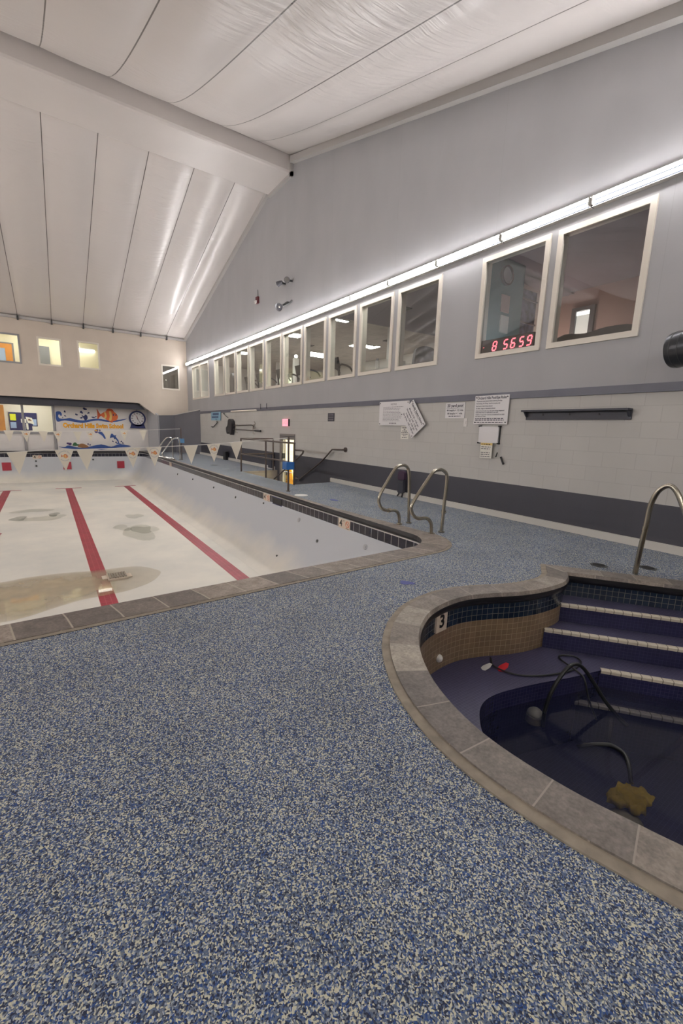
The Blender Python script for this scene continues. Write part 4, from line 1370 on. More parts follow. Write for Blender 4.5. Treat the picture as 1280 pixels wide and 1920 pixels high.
for k, (x, z, rx, rz) in enumerate([(.80, 1.82, .03, .06), (.80, 1.62, .04, .025), (.70, 1.54, .025, .02), (1.62, 1.98, .075, .06), (1.47, 1.82, .055, .065), (1.26, 1.70, .05, .045), (1.76, 1.80, .045, .04), (1.45, 1.56, .05, .04), (2.06, 1.64, .03, .025), (1.95, 1.60, .10, .025)]):
    MB().poly(blob(x, z, rx, rz, k + 60), fm, .004).build('splash_drop', M['navy'], mu)
b.poly(smooth2([(1.46, 1.70), (1.56, 1.64), (1.62, 1.72), (1.70, 1.66), (1.70, 1.52), (1.6, 1.44), (1.55, 1.52)], 3), fm, .004).build('splash', M['navy'], mu)
for k, (x, z) in enumerate([(2.86, .42), (2.72, .46), (3.1, .46), (3.16, .38), (1.64, .32), (1.72, .28), (2.8, .62)]):
    MB().poly(blob(x, z, .03, .04, k + 80), fm, .004).build('splash_drop', M['navy'], mu)
b = MB(); fish(b, fm, 2.58, 1.70, .92, .004)
b.build('painted_fish', [M['orange'], M['orange_dark'], M['pale_yellow'], M['navy']], mu)
b = MB(); put_text(b, 'Orchard Hills Swim School', .29, fm, .006, 0, (1.96, 1.19), rot=.01, bold=.016, sx=.80)
b.build('lettering', M['yellow'], mu)
b = MB().poly(smooth2([(2.12, .92), (2.28, .90), (2.41, .64), (2.36, .58), (2.26, .74), (2.1, .86)], 3), fm, .004)
b.poly(smooth2([(2.60, .62), (2.66, .82), (2.72, .84), (2.80, .76), (2.90, .78), (2.86, .70), (2.97, .52), (3.0, .38), (3.10, .34), (2.96, .33), (2.84, .34), (2.94, .42), (2.84, .58), (2.72, .66)], 3), fm, .004)
b.build('painted_dolphin', M['blue'], mu)
b = MB().poly(blob(2.07, .96, .12, .09, 91), fm, .005, 0)
b.poly(blob(2.02, .98, .05, .04, 92), fm, .006, 1)
b.poly(blob(2.13, .97, .03, .07, 93), fm, .0055, 2)
b.build('painted_ball', [M['purple'], M['yellow'], M['wall_white']], mu)
b = MB().poly(blob(1.10, .30, .12, .07, 95), fm, .005, 0).poly(smooth2([(1.15, .3), (1.25, .2), (1.5, .14), (1.6, .18), (1.3, .3)], 3), fm, .0045, 0)
b.poly(smooth2([(1.2, .2), (1.3, .32), (1.45, .33), (1.6, .25), (1.65, .17), (1.4, .14)], 3), fm, .0055, 1)
b.poly(blob(.87, .33, .09, .07, 96), fm, .005, 2)
b.build('painted_turtle', [M['green'], M['brown'], M['purple']], mu)
# pace clock
pc = empty('pace_clock', (3.89, MY - .1, 1.15), 'round blue pace clock on a foot mounted beside the mural', 'clock')
fc = FW(3.89, 1.62, MY)


def ring(r0, r1, n=40):
    return [(r1 * math.cos(2 * PI * k / n), r1 * math.sin(2 * PI * k / n)) for k in range(n)], [(r0 * math.cos(2 * PI * k / n), r0 * math.sin(2 * PI * k / n)) for k in range(n)]


o_, i_ = ring(.315, .385)
MB().prism(o_, fc, 0, .10, 0, [i_]).build('case', M['navy'], pc)
MB().prism(i_, fc, .0, .07).build('dial', M['sign_white'], pc)
MB().prism([(-.36, -.48), (.36, -.48), (.28, -.27), (.2, -.30), (-.2, -.30), (-.28, -.27)], fc, 0, .1).build('foot', M['navy'], pc)
b = MB()
for k in range(12):
    a = PI / 2 - 2 * PI * k / 12
    put_text(MB(), str(5 * k if k else 60), .085, fc, .0715, 0, (.25 * math.cos(a), .25 * math.sin(a)), bold=.002).build('numeral', M['ink'], pc)
for nm, a, l, t, mm in (('minute_hand', -1.05, .24, .012, 'ink'), ('second_hand', 2.0, .26, .008, 'red'), ('hour_hand', 1.75, .16, .014, 'ink')):
    d = (math.cos(a), math.sin(a))
    MB().prism([(-d[1] * t - d[0] * .04, d[0] * t - d[1] * .04), (d[1] * t - d[0] * .04, -d[0] * t - d[1] * .04), (d[0] * l + d[1] * t * .4, d[1] * l - d[0] * t * .4), (d[0] * l - d[1] * t * .4, d[1] * l + d[0] * t * .4)][::-1], fc, .073, .076).build(nm, M[mm], pc)
b = MB().cyl((3.89, MY - .02, 2.0), (3.89, MY - .02, 2.16), .012, 8)
b.build('hanger', M['navy'], pc)

# ---------------------------------------------------------------- strip lights on the gable wall
def strip_light(y0, ln_, label, wall=WX, sgn=-1, up=0.0):
    t = empty('strip_light', (wall, y0 + ln_ / 2, 4.33), label, 'light', 'fluorescent strip lights')
    X = lambda d: wall + sgn * d
    b = MB().box((min(X(0), X(.055)), y0 + .01, 4.325), (max(X(0), X(.055)), y0 + ln_ - .01, 4.445))
    b.build('light_housing', M['housing'], t)
    for z0, z1_ in ((4.316, 4.321), (4.441, 4.446)):  # added lips that hold the tube glow off the wall
        MB().box((min(X(0), X(.078)), y0 + .008, z0), (max(X(0), X(.078)), y0 + ln_ - .008, z1_)).build('glow_lip', M['white'], t)
    for z in (4.41, 4.352):
        MB().cyl((X(.095), y0 + .028, z), (X(.095), y0 + ln_ - .028, z), .0175, 12).build('tube', M['tube'] if sgn < 0 else M['tube_fill'], t, smooth=True)
    for y in (y0 + .021, y0 + ln_ - .021):
        MB().box((min(X(.05), X(.12)), y - .007, 4.332), (max(X(.05), X(.108)), y + .007, 4.43)).build('lamp_holder', M['white'], t)
    t.location.z += up
    return t


PITCH = 1.35
strips = [2.0 + PITCH * k for k in range(-2, 15)]
lab = {}
for k, y in enumerate(strips):
    vis = k - 2
    strip_light(y, PITCH, '%s twin tube strip light counting along the gable wall from the picture edge' % ORD[vis] if vis >= 0 else 'twin tube strip light on the gable wall behind the viewer')
strip_light(strips[-1] + PITCH, .80, 'short twin tube strip light ending the row in the room corner')

# opposite gable wall, with unseen strip lights added to raise the light level
wl_ = MB().quad((LX, NY, -1), (LX, FY + .5, -1), (LX, FY + .5, 9), (LX, NY, 9))
struct('wall_left', wl_, M['wall_far'], label='opposite gable wall behind the pool', cat='wall')
struct('wall_front', MB().quad((LX, NY, -1), (WX + .3, NY, -1), (WX + .3, NY, 6), (LX, NY, 6)), M['wall_far'], label='wall behind the viewer', cat='wall')
for k in range(3, 20):
    strip_light(-3.6 + PITCH * k, PITCH, 'added unseen fill strip light on the opposite gable wall', LX, 1)
    dup_ = strip_light(-3.6 + PITCH * k, PITCH, 'added unseen fill strip light on the opposite gable wall', LX, 1, .45)


def strip_fill_front(x0, label):  # fill strips added behind the viewer to lift the light
    t = empty('strip_light', (x0 + PITCH / 2, NY, 3.5), label, 'light', 'fluorescent strip lights')
    MB().box((x0 + .01, NY, 3.495), (x0 + PITCH - .01, NY + .055, 3.615)).build('light_housing', M['white'], t)
    for z in (3.58, 3.522):
        MB().cyl((x0 + .045, NY + .095, z), (x0 + PITCH - .045, NY + .095, z), .021, 12).build('tube', M['tube_fill'], t, smooth=True)


for k in range(6):
    strip_fill_front(-10.5 + 2.4 * k, 'added unseen fill strip light on the wall behind the viewer')

# ---------------------------------------------------------------- gallery and office behind the gable windows
GX = WX + .15
gl = MB()
gl.quad((12.5, 5.6, 2.1), (12.5, 23.2, 2.1), (12.5, 23.2, 4.6), (12.5, 5.6, 4.6))
gl.quad((GX, 23.2, 2.1), (12.5, 23.2, 2.1), (12.5, 23.2, 4.6), (GX, 23.2, 4.6))
gl.quad((GX, 5.62, 2.1), (12.5, 6.4, 2.1), (12.5, 6.4, 4.6), (GX, 5.62, 4.6))
struct('wall_gallery', gl, M['gallery_wall'], label='grey walls of the exercise gallery behind the window row', cat='wall')
g2 = MB().quad((GX, 10.85, 4.5), (12.5, 10.5, 4.5), (12.5, 23.2, 4.5), (GX, 23.2, 4.5))
struct('ceiling_gallery', g2, M['gallery_ceiling'], label='tiled ceiling of the gallery behind the windows', cat='ceiling')
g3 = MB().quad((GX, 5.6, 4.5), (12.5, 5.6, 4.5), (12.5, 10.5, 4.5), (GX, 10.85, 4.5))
struct('ceiling_gallery_unlit', g3, M['gallery_unlit'], label='gallery ceiling at the unlit end, its dimness put into the colour', cat='ceiling')
g4 = MB().quad((GX, 1.0, 2.15), (12.5, 1.0, 2.15), (12.5, 23.2, 2.15), (GX, 23.2, 2.15))
struct('floor_gallery', g4, M['carpet'], label='carpet of the upper gallery', cat='floor')
for k, (x, y, sx, sy) in enumerate([(7.25, 13.65, .30, .30), (9.85, 16.4, .6, .45), (10.0, 13.55, .38, .3), (10.55, 13.45, .1, .3), (7.3, 10.95, .28, .1), (7.2, 18.3, .3, .3), (6.75, 8.3, .12, .6), (6.75, 12.0, .12, .6), (6.75, 15.5, .12, .6), (6.75, 19.0, .12, .6), (6.75, 21.8, .12, .6)]):  # panels just inside the window wall are added, unseen, to light the jambs
    t = empty('ceiling_light', (x, y, 4.5), '%s glowing gallery ceiling panel, seen ones first, then unseen added ones' % ORD[k], 'light', 'gallery ceiling panels')
    MB().box((x - sx, y - sy, 4.475), (x + sx, y + sy, 4.5)).build('light_housing', M['white'], t)
    MB().box((x - sx + .03, y - sy + .03, 4.468), (x + sx - .03, y + sy - .03, 4.476)).build('diffuser', M['troffer'], t)
for k, (x, y) in enumerate([(8.57, 16.44 - 1.5), (7.9, 8.9), (10.2, 12.2)]):
    o = MB().box((x - .15, y - .15, 4.48), (x + .15, y + .15, 4.5)).build('ceiling_vent', M['drain'])
    tag(o, '%s dark square vent in the gallery ceiling' % ORD[k], 'vent', 'gallery ceiling vents')
o = MB().sphere((8.2, 15.3, 4.1), .07, 14).build('pendant_globe', M['hall_tube'], smooth=True)
tag(o, 'small round glowing globe in the gallery above the white column', 'light')
for k, (x, y, r) in enumerate([(8.2, 15.3, .09), (9.0, 10.7, .06), (8.0, 9.1, .05), (9.6, 19.6, .12)]):
    o = MB().box((x - r, y - r, 2.15), (x + r, y + r, 4.03 if k == 0 else 4.5)).build('gallery_post', M['white_trim'])
    tag(o, ['white column below the globe lamp in the gallery', 'slim white post at the edge of the dark gallery ceiling', 'slim pale post behind the black chair in the gallery', 'thick pale post deep in the gallery'][k], 'post')


def office_chair(x, y, z0, ang, label, back_h=.62):
    t = empty('office_chair', (x, y, z0), label, 'chair')
    c, s = math.cos(ang), math.sin(ang)
    T = lambda u, v, w: Vector((x + u * c - v * s, y + u * s + v * c, z0 + w))
    b = MB().prism(smooth2([(-.24, .58), (.24, .58), (.27, .85), (.22, .58 + back_h - .06), (0, .58 + back_h), (-.22, .58 + back_h - .06), (-.27, .85)], 4), lambda u, v, w: T(u, .22 + w, v), -.05, .05)
    b.build('backrest', M['black'], t)
    MB().prism(smooth2([(-.25, -.22), (.25, -.22), (.27, .1), (.2, .25), (-.2, .25), (-.27, .1)], 4), lambda u, v, w: T(u, v, .45 + w), -.04, .05).build('seat', M['black'], t)
    MB().cyl(T(0, 0, .08), T(0, 0, .42), .03).build('post', M['black_metal'], t)
    for k in range(5):
        a = 2 * PI * k / 5
        MB().tube([T(0, 0, .1), T(.28 * math.cos(a), .28 * math.sin(a), .05)], .02, 8).build('leg', M['black_metal'], t)
    return t


office_chair(7.14, 7.42, 2.15, 2.9, 'black office chair with rounded back in the gallery window after the digital clock', .5)
tb = empty('gallery_desk', (7.1, 7.9, 2.15), 'desk edge with papers beside the black office chair upstairs', 'desk')
MB().box((6.53, 7.1, 2.76), (6.74, 8.7, 2.80)).build('desk_top', M['white_trim'], tb)
for x, y in ((6.56, 7.15), (6.71, 7.15), (6.56, 8.65), (6.71, 8.65)):
    MB().box((x - .025, y - .025, 2.15), (x + .025, y + .025, 2.76)).build('leg', M['black_metal'], tb)
o = MB().box((6.56, 7.42, 2.80), (6.72, 7.66, 2.90)).build('paper_stack', M['paper'])
tag(o, 'white paper stack on the gallery desk by the black chair', 'papers')
o = MB().box((6.58, 7.72, 2.80), (6.70, 7.82, 2.90)).build('desk_box', M['black'])
tag(o, 'small black box beside the paper stack on the gallery desk', 'box')
bt = empty('spray_bottle', (6.85, 8.32, 2.80), 'white cylinder bottle on the gallery desk behind the glass', 'bottle')
MB().cyl((6.64, 8.32, 2.80), (6.64, 8.32, 3.0), .05, 16).build('bottle_body', M['white'], bt, smooth=True)
MB().cyl((6.64, 8.32, 3.0), (6.64, 8.32, 3.05), .03, 12).build('cap', M['alu'], bt, smooth=True)
def treadmill(y, x, label):
    ex = empty('treadmill', (x, y, 2.15), label, 'exercise machine', 'gallery exercise machines')
    MB().box((x - .1, y - .35, 2.15), (x + 1.5, y + .35, 2.35)).build('deck', M['black'], ex)
    for q in (y - .33, y + .33):
        MB().tube([(x, q, 2.3), (x - .08, q, 3.2)], .035, 8).build('upright', M['black_metal'], ex, smooth=True)
        MB().tube(catmull([(x - .08, q, 3.18), (x + .05, q, 3.24), (x + .3, q, 3.2), (x + .42, q, 3.08)], 5), .028, 8).build('handle', M['black_metal'], ex, smooth=True)
    MB().obox((x - .10, y, 3.27), (.03, 0, .01), (0, .36, 0), (-.04, 0, .15)).build('console', M['black'], ex)


for k, (y, x) in enumerate([(11.1, 7.25), (12.85, 7.2), (14.2, 7.15), (16.0, 7.15), (17.3, 7.2)]):
    treadmill(y, x, 'black exercise machine with curved handles, %s along the gallery counting from the dark end' % ORD[k])
lw2 = MB().box((12.3, 6.6, 2.15), (12.48, 23.1, 3.6))
o = lw2.build('gallery_wainscot', M['mid_grey'])
tag(o, 'dark grey panelling along the rear gallery wall', 'panelling', kind='structure')
o = MB().prism(smooth2([(-.3, 0), (.3, 0), (.26, .5), (.1, .95), (-.12, .9), (-.28, .4)], 4), RW(18.35, 2.62, 6.9), 0, .18).build('coat_pile', M['black_metal'])
tag(o, 'dark bundle of coats behind a distant gallery window', 'coats')
o = MB().box((8.6, 16.6, 3.0), (8.7, 17.7, 3.45)).build('green_screen', emit('screen_green', (.62, .72, .36, 1), .9))
tag(o, 'glowing pale green screen deep in the gallery', 'screen')

# rose office with teal stub wall
ro = MB()
ro.quad((10.0, 1.2, 2.1), (10.0, 6.25, 2.1), (10.0, 6.25, 4.6), (10.0, 1.2, 4.6))
ro.quad((7.85, 6.25, 2.1), (10, 6.25, 2.1), (10, 6.25, 4.6), (7.85, 6.25, 4.6))
ro.quad((GX, 1.2, 2.1), (10, 1.2, 2.1), (10, 1.2, 4.6), (GX, 1.2, 4.6))
struct('wall_rose_office', ro, M['rose'], label='rose painted walls of the office behind the end windows', cat='wall')
struct('wall_teal', MB().box((GX - .02, 5.42, 2.1), (7.85, 5.56, 4.6)), M['teal'], label='teal stub wall in the office behind the digital clock', cat='wall')
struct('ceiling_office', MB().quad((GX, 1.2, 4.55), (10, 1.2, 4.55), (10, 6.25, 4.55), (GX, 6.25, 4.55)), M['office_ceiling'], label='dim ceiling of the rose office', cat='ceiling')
od = empty('office_hatch', (9.98, 5.3, 3.3), 'lit grey framed window in the rear wall of the rose office', 'window')
fo = RW(5.32, 3.70, 10.0)
MB().prism([(-.26, -.5), (.24, -.5), (.24, .48), (-.26, .48)], fo, 0, .06, 0, [[(-.16, -.42), (.14, -.42), (.14, .40), (-.16, .40)]]).build('window_frame', M['grey_door'], od)
MB().prism([(-.16, -.42), (.14, -.42), (.14, .32), (-.16, .32)], fo, .0, .01).build('lit_pane', emit('lit_hall', (.9, .88, .76, 1), .42), od)
MB().prism([(-.16, .32), (.14, .32), (.14, .39), (-.16, .39)], fo, .0, .012).build('lamp_bar', M['hall_tube'], od)
o = MB().prism(smooth2([(-.75, 0), (.75, 0), (.74, .17), (.4, .20), (.1, .16), (-.2, .19), (-.45, .10), (-.74, .15)], 3), RW(3.55, 2.68, 6.62), -.15, .06).build('coat_pile', M['black'])
tag(o, 'black jackets heaped on the sill of the rose office window', 'coats')
sh_ = empty('office_shelf_unit', (8.1, 5.9, 2.15), 'mottled shelving unit beyond the teal wall behind the digital clock window', 'shelves')
MB().box((7.9, 5.7, 2.15), (8.75, 6.2, 4.3)).build('cabinet', mat('mottled_spines', srgb(110, 118, 138), .7, noise=(9, .5)), sh_)
for k in range(5):
    MB().box((7.88, 5.68, 2.3 + k * .45), (8.77, 6.2, 2.33 + k * .45)).build('shelf', M['grey_door'], sh_)
ck = empty('wall_clock', (7.3, 5.4, 4.1), 'round wall clock high on the teal office wall', 'clock')
fk = FW(7.28, 4.26, 5.42)
o_, i_ = ring(.14, .17)
MB().prism(o_, fk, 0, .05, 0, [i_]).build('rim', M['dark_grey'], ck)
MB().prism(i_, fk, 0, .02).build('dial', M['alcove_grey'], ck)
for k, (x, z, mm, lb) in enumerate([(7.32, 3.78, 'rose', 'square rose coloured picture on the teal office wall'), (7.34, 3.42, 'paper', 'pale sheet under the rose picture on the teal office wall')]):
    o = MB().prism([(-.12, -.15), (.12, -.15), (.12, .15), (-.12, .15)], FW(x, z, 5.42), 0, .02).build('wall_picture', M[mm])
    tag(o, lb, 'picture')
# digital clock
dcx = GX - .26
dc = empty('digital_clock', (WX + .03, 4.5, 2.68), 'long dark digital clock with red figures 8 56 59 in the gable window', 'clock')
fd = RW(4.52, 2.80, WX + .05)
MB().prism([(-.52, -.115), (.47, -.115), (.47, .115), (-.52, .115)], fd, -.06, 0).build('case', M['black_metal'], dc)
SEG = {'8': 'abcdefg', '5': 'acdfg', '6': 'acdefg', '9': 'abcdfg'}


def digit(mb, ch, x, h):
    wd = h * .5; t = h * .075
    sl = lambda u, v: (x + u + v * .16, v)
    H = h / 2
    segs = {'a': ((0, H), (wd, H)), 'g': ((0, 0), (wd, 0)), 'd': ((0, -H), (wd, -H)), 'f': ((0, 0), (0, H)), 'b': ((wd, 0), (wd, H)), 'e': ((0, -H), (0, 0)), 'c': ((wd, -H), (wd, 0))}
    for k in SEG[ch]:
        (a, b_), (c, d) = segs[k]
        g_ = h * .05
        if a == c:
            q = [(a - t, b_ + g_), (a + t, b_ + g_), (a + t, d - g_), (a - t, d - g_)]
        else:
            q = [(a + g_, b_ - t), (c - g_, b_ - t), (c - g_, b_ + t), (a + g_, b_ + t)]
        mb.poly([sl(*p) for p in q], fd, .003)


b = MB()
for ch, x in (('8', -.26), ('5', -.05), ('6', .085), ('5', .235), ('9', .365)):
    digit(b, ch, x, .135)
b.build('figures', M['led'], dc)
o = MB().poly([(-.455, -.004), (-.43, -.004), (-.43, .004), (-.455, .004)], fd, .003).build('indicator', M['led'], dc)

# ---------------------------------------------------------------- glazed door at the stair foot, lobby behind
lb_ = MB()
lb_.quad((8.4, 10.5, LZ), (8.4, 14.2, LZ), (8.4, 14.2, 1.6), (8.4, 10.5, 1.6))
lb_.quad((GX, 10.5, LZ), (8.4, 10.5, LZ), (8.4, 10.5, 1.6), (GX, 10.5, 1.6))
lb_.quad((GX, 14.2, LZ), (8.4, 14.2, LZ), (8.4, 14.2, 1.6), (GX, 14.2, 1.6))
lb_.quad((GX, 10.5, 1.55), (8.4, 10.5, 1.55), (8.4, 14.2, 1.55), (GX, 14.2, 1.55))
lb_.quad((GX, 10.5, LZ), (8.4, 10.5, LZ), (8.4, 14.2, LZ), (GX, 14.2, LZ))
struct('wall_lobby', lb_, M['cream_wall'], label='brightly lit cream lobby behind the glazed door', cat='wall')
dd = empty('door_1', (WX, 12.07, LZ), 'grey framed glazed door at the foot of the stairs', 'door', kind='structure')
o_ = [(-DY1, DZ0), (-DY0, DZ0), (-DY0, DZ1), (-DY1, DZ1)]
i_ = [(-DY1 + .12, DZ0), (-DY0 - .04, DZ0), (-DY0 - .04, DZ1 - .15), (-DY1 + .12, DZ1 - .15)]
MB().prism(o_, YZ, -.14, .02, 0, [i_]).build('door_frame', M['steel_frame'], dd)
MB().box((WX - .03, DY0 + .02, DZ1 - .085), (WX, DY1 - .02, DZ1 - .065)).build('door_closer', M['header'], dd)
leaf_o = [(a, b_) for a, b_ in i_]
leaf_i = [(-DY1 + .145, DZ0 + .1), (-DY0 - .065, DZ0 + .1), (-DY0 - .065, DZ1 - .18), (-DY1 + .145, DZ1 - .18)]
MB().prism(leaf_o, YZ, -.06, -.03, 0, [leaf_i]).build('door_leaf', M['white_trim'], dd)
MB().prism(leaf_i, YZ, -.05, -.042).build('door_glass', M['glass_clear'], dd)
MB().box((WX - .05, 12.3, .42), (WX + .04, 12.36, .58)).build('door_handle', M['black'], dd)
lt = empty('lobby_light', (7.3, 12.4, 1.5), 'fluorescent light in the lobby behind the glazed door', 'light')
MB().box((6.8, 11.6, 1.50), (7.9, 13.2, 1.55)).build('light_housing', M['white'], lt)
MB().box((6.85, 11.65, 1.48), (7.85, 13.15, 1.50)).build('lens', M['stair_tube'], lt)
cs = empty('wet_floor_sign', (6.75, 13.14, LZ), 'yellow caution stand in the lobby behind the glazed door', 'sign')
fs = lambda u, v, w: Vector((6.72 + v * .05 - w, 13.22 - u, LZ + v))
MB().prism([(-.17, .0), (.17, .0), (.15, .86), (-.15, .86)], fs, -.01, .01).build('panel', M['caution'], cs)
MB().prism([(-.09, .62), (.09, .62), (.09, .78), (-.09, .78)], fs, .011, .014).build('pictogram', M['black_metal'], cs)
b = MB()
for k in range(4):
    b.prism([(-.1, .2 + k * .09), (.1, .2 + k * .09), (.1, .23 + k * .09), (-.1, .23 + k * .09)], fs, .011, .013)
b.build('lettering', M['orange_dark'], cs)
MB().obox((6.95, 13.22, LZ + .42), (.012, 0, 0), (0, .15, 0), (-.08, 0, .42)).build('rear_panel', M['caution'], cs)
for k, (y, z, s) in enumerate([(12.9, .35, .28), (12.35, .3, .26)]):
    o = MB().prism([(-s, -.3), (s, -.3), (s, .3), (-s, .3)], RW(y + .6, z, 8.4), 0, .02).build('lobby_poster', M['alcove_grey'])
    tag(o, ['grey poster on the lobby wall behind the glazed door, further one', 'grey poster on the lobby wall behind the glazed door, nearer one'][k], 'poster')

# ---------------------------------------------------------------- railings
rl = empty('guard_railing', (4.92, 10.9, 0), 'dark pipe guard railing around the stairwell', 'railing')
for y in (12.68, 10.86, 9.22):
    MB().cyl((4.92, y, 0), (4.92, y, 1.01), .024, 12).build('post', M['bronze_pipe'], rl, smooth=True)
MB().cyl((6.02, 12.72, 0), (6.02, 12.72, 1.01), .024, 12).build('post', M['bronze_pipe'], rl, smooth=True)
MB().tube([(4.92, 9.2, 1.01), (4.92, 12.68, 1.01), (6.02, 12.72, 1.01)], .024, 12).build('top_rail', M['bronze_pipe'], rl, smooth=True)
MB().tube([(4.92, 9.2, .54), (4.92, 12.68, .54), (6.02, 12.72, .54)], .022, 12).build('mid_rail', M['bronze_pipe'], rl, smooth=True)
sr = MB().tube(catmull([(4.95, 9.22, .85), (5.0, 8.95, .85), (5.0, 8.93, .82), (5.0, 9.1, .70), (5.0, 10.4, .05), (5.0, 11.0, -.25)], 5), .021, 10)
o = sr.build('handrail_inner', M['bronze_pipe'], rl, smooth=True)
hr = empty('wall_handrail', (6.12, 9.9, .3), 'grey pipe handrail sloping down the wall beside the stairs', 'handrail')
MB().tube(catmull([(6.19, 8.86, .875), (6.12, 8.87, .875), (6.11, 9.0, .872), (6.11, 9.34, .86), (6.11, 9.42, .82), (6.11, 9.97, .46), (6.11, 11.08, -.10), (6.11, 11.15, -.115), (6.11, 11.42, -.11), (6.19, 11.44, -.11)], 5), .021, 10).build('pipe', M['bronze_pipe'], hr, smooth=True)
MB().cyl((6.2, 8.87, .875), (6.165, 8.87, .875), .06, 16).build('wall_flange', M['bronze_pipe'], hr, smooth=True)
MB().cyl((6.2, 11.44, -.11), (6.17, 11.44, -.11), .05, 16).build('wall_flange', M['bronze_pipe'], hr, smooth=True)


def grab_rail(pts, y, m, label, r=.0235, knob=None):
    t = empty('grab_rail', (pts[0][0], y, 0), label, 'grab rail', 'pool grab rails')
    P = catmull([(x, y, z) for x, z in pts], 4)
    MB().tube(P, r, 14).build('rail_tube', M[m], t, smooth=True)
    for x, z in (pts[0], pts[-1]):
        MB().cyl((x, y, -.004), (x, y, .014), r * 1.9, 18).build('floor_flange', M[m], t, smooth=True)
    if knob:
        (kx, kz), ax = knob
        MB().cyl((kx - ax[0] * .022, y, kz - ax[1] * .022), (kx + ax[0] * .022, y, kz + ax[1] * .022), r * 1.35, 14).build('coupling', M[m], t, smooth=True)
        MB().cyl((kx, y - .045, kz), (kx, y - .02, kz), .01, 8).build('bolt', M[m], t, smooth=True)
    return t


lad = [(4.435, 0), (4.415, .3), (4.394, .619), (4.375, .778), (4.335, .85), (4.268, .879), (4.174, .872), (4.097, .825), (3.96, .645), (3.845, .475), (3.828, .376), (3.868, .288), (3.945, .244), (4.047, .228), (4.14, .22), (4.206, .175), (4.235, .10), (4.243, 0)]
grab_rail(lad, 4.62, 'steel', 'bent steel grab rail beyond its twin at the pool edge', knob=((4.03, .231), (1, 0)))
lad2 = [(4.431, 0), (4.440, .25), (4.447, .436), (4.462, .72), (4.440, .82), (4.357, .868), (4.265, .872), (4.186, .845), (4.08, .731), (3.905, .529), (3.832, .422), (3.838, .345), (3.889, .276), (3.979, .238), (4.10, .231), (4.171, .2), (4.222, .13), (4.237, 0)]
grab_rail(lad2, 3.96, 'steel', 'bent steel grab rail closest to the pool corner', knob=((4.443, .29), (.05, 1)))
fr = [(4.30, 0), (4.305, .5), (4.30, .78), (4.24, .84), (4.12, .84), (4.02, .76), (3.80, .48), (3.66, .27), (3.70, .13), (3.88, .08), (4.02, .06), (4.10, .03), (4.13, -.0)]
grab_rail(fr, 17.6, 'steel_bright', 'shiny grab rail at the distant pool ladder, nearer rail of the pair', .03)
grab_rail([(x - .12, z) for x, z in fr], 18.25, 'steel_bright', 'shiny grab rail at the distant pool ladder, beyond its twin', .03)
sp_ = empty('spa_handrail', (4.86, 1.72, 0), 'tall arched steel handrail at the spa steps', 'handrail')
P = catmull([(4.86, 1.722, 0), (4.86, 1.712, .264), (4.86, 1.697, .515), (4.86, 1.690, .705), (4.86, 1.655, .843), (4.86, 1.602, .913), (4.86, 1.545, .925), (4.86, 1.488, .866), (4.86, 1.425, .74), (4.86, 1.30, .48), (4.86, 1.15, .15), (4.86, 1.05, -.1), (4.86, 1.0, -.235)], 6)
MB().tube(P, .0245, 16).build('rail_tube', M['steel'], sp_, smooth=True)
MB().cyl((4.86, 1.702, .46), (4.86, 1.699, .50), .0262, 16).build('sleeve', M['steel'], sp_, smooth=True)


# ---------------------------------------------------------------- flag posts and pennant lines
def flag_post(x, y, h, zb, m, label):
    t = empty('flag_post', (x, y, 0), label, 'post')
    MB().cyl((x, y, 0), (x, y, h), .022, 12).build('pole', M['bronze_pipe'], t, smooth=True)
    MB().cyl((x, y, h), (x, y, h + .03), .018, 12, r2=.006).build('cap', M['bronze_pipe'], t, smooth=True)
    MB().box((x - .095, y - .095, zb), (x + .095, y + .095, zb + .165)).build('padded_block', M[m], t)
    MB().cyl((x, y, 0), (x, y, .012), .05, 16).build('floor_flange', M['bronze_pipe'], t, smooth=True)
    return t


flag_post(4.30, 8.32, 1.16, .48, 'blue_pad', 'dark post with bright blue block between pool edge and stairwell')
flag_post(4.41, 17.75, 1.24, .67, 'blue_pad_pale', 'slim post with pale blue block by the distant pool ladder')
flag_post(-9.3, 8.32, 1.16, .48, 'blue_pad', 'post with blue block on the opposite pool edge for the closer pennant line')
flag_post(-9.3, 17.75, 1.24, .67, 'blue_pad_pale', 'post with pale blue block on the opposite pool edge for the distant pennant line')


def interp(prof_, x):
    for (x0, z0), (x1, z1_) in zip(prof_, prof_[1:]):
        if x0 <= x <= x1:
            return z0 + (z1_ - z0) * (x - x0) / (x1 - x0)
    return prof_[-1][1]


def pennant_line(y, prof_, flags, label, width, length):
    t = empty('pennant_line', (0, y, interp(prof_, 0)), label, 'pennant line')
    MB().tube([(x, y, z) for x, z in prof_], .005, 6).build('rope', M['white'], t, smooth=True)
    for x, logo in flags:
        zl, zr = interp(prof_, x - width / 2), interp(prof_, x + width / 2)
        fn = lambda u, v, w: Vector((x + u, y - w - .012 * math.sin(9 * u + x) * (-v / length), v))
        zc = (zl + zr) / 2
        tri = [(-width / 2, zl), (-width / 3.2, zl - .0), (0, zc - length), (width / 2, zr)]
        pts = [(-width / 2, zl + .004), (0, zc - length), (width / 2, zr + .004)]
        pn = MB().prism(pts, lambda u, v, w: Vector((x + u, y - w, v)), -.0012, .0012).build('pennant', M['pennant'], t)
        if logo:
            WL[pn.name] = WL[t.name]
            f2 = lambda u, v, w: Vector((x + u, y - w, zc + v))
            l = MB()
            fish(l, f2, 0, -.105, .098, .0025)
            arc_text(l, 'ORCHARD HILLS', .024, f2, .082, PI / 2, .0025, 3, (0, -.105), True, 1.15)
            arc_text(l, 'SWIM SCHOOL', .019, f2, .068, -PI / 2, .0025, 3, (0, -.112), False, 1.0)
            l.build('fish_logo', [M['logo_orange'], M['logo_red'], M['pale_yellow'], M['logo_blue']], pn)
    return t


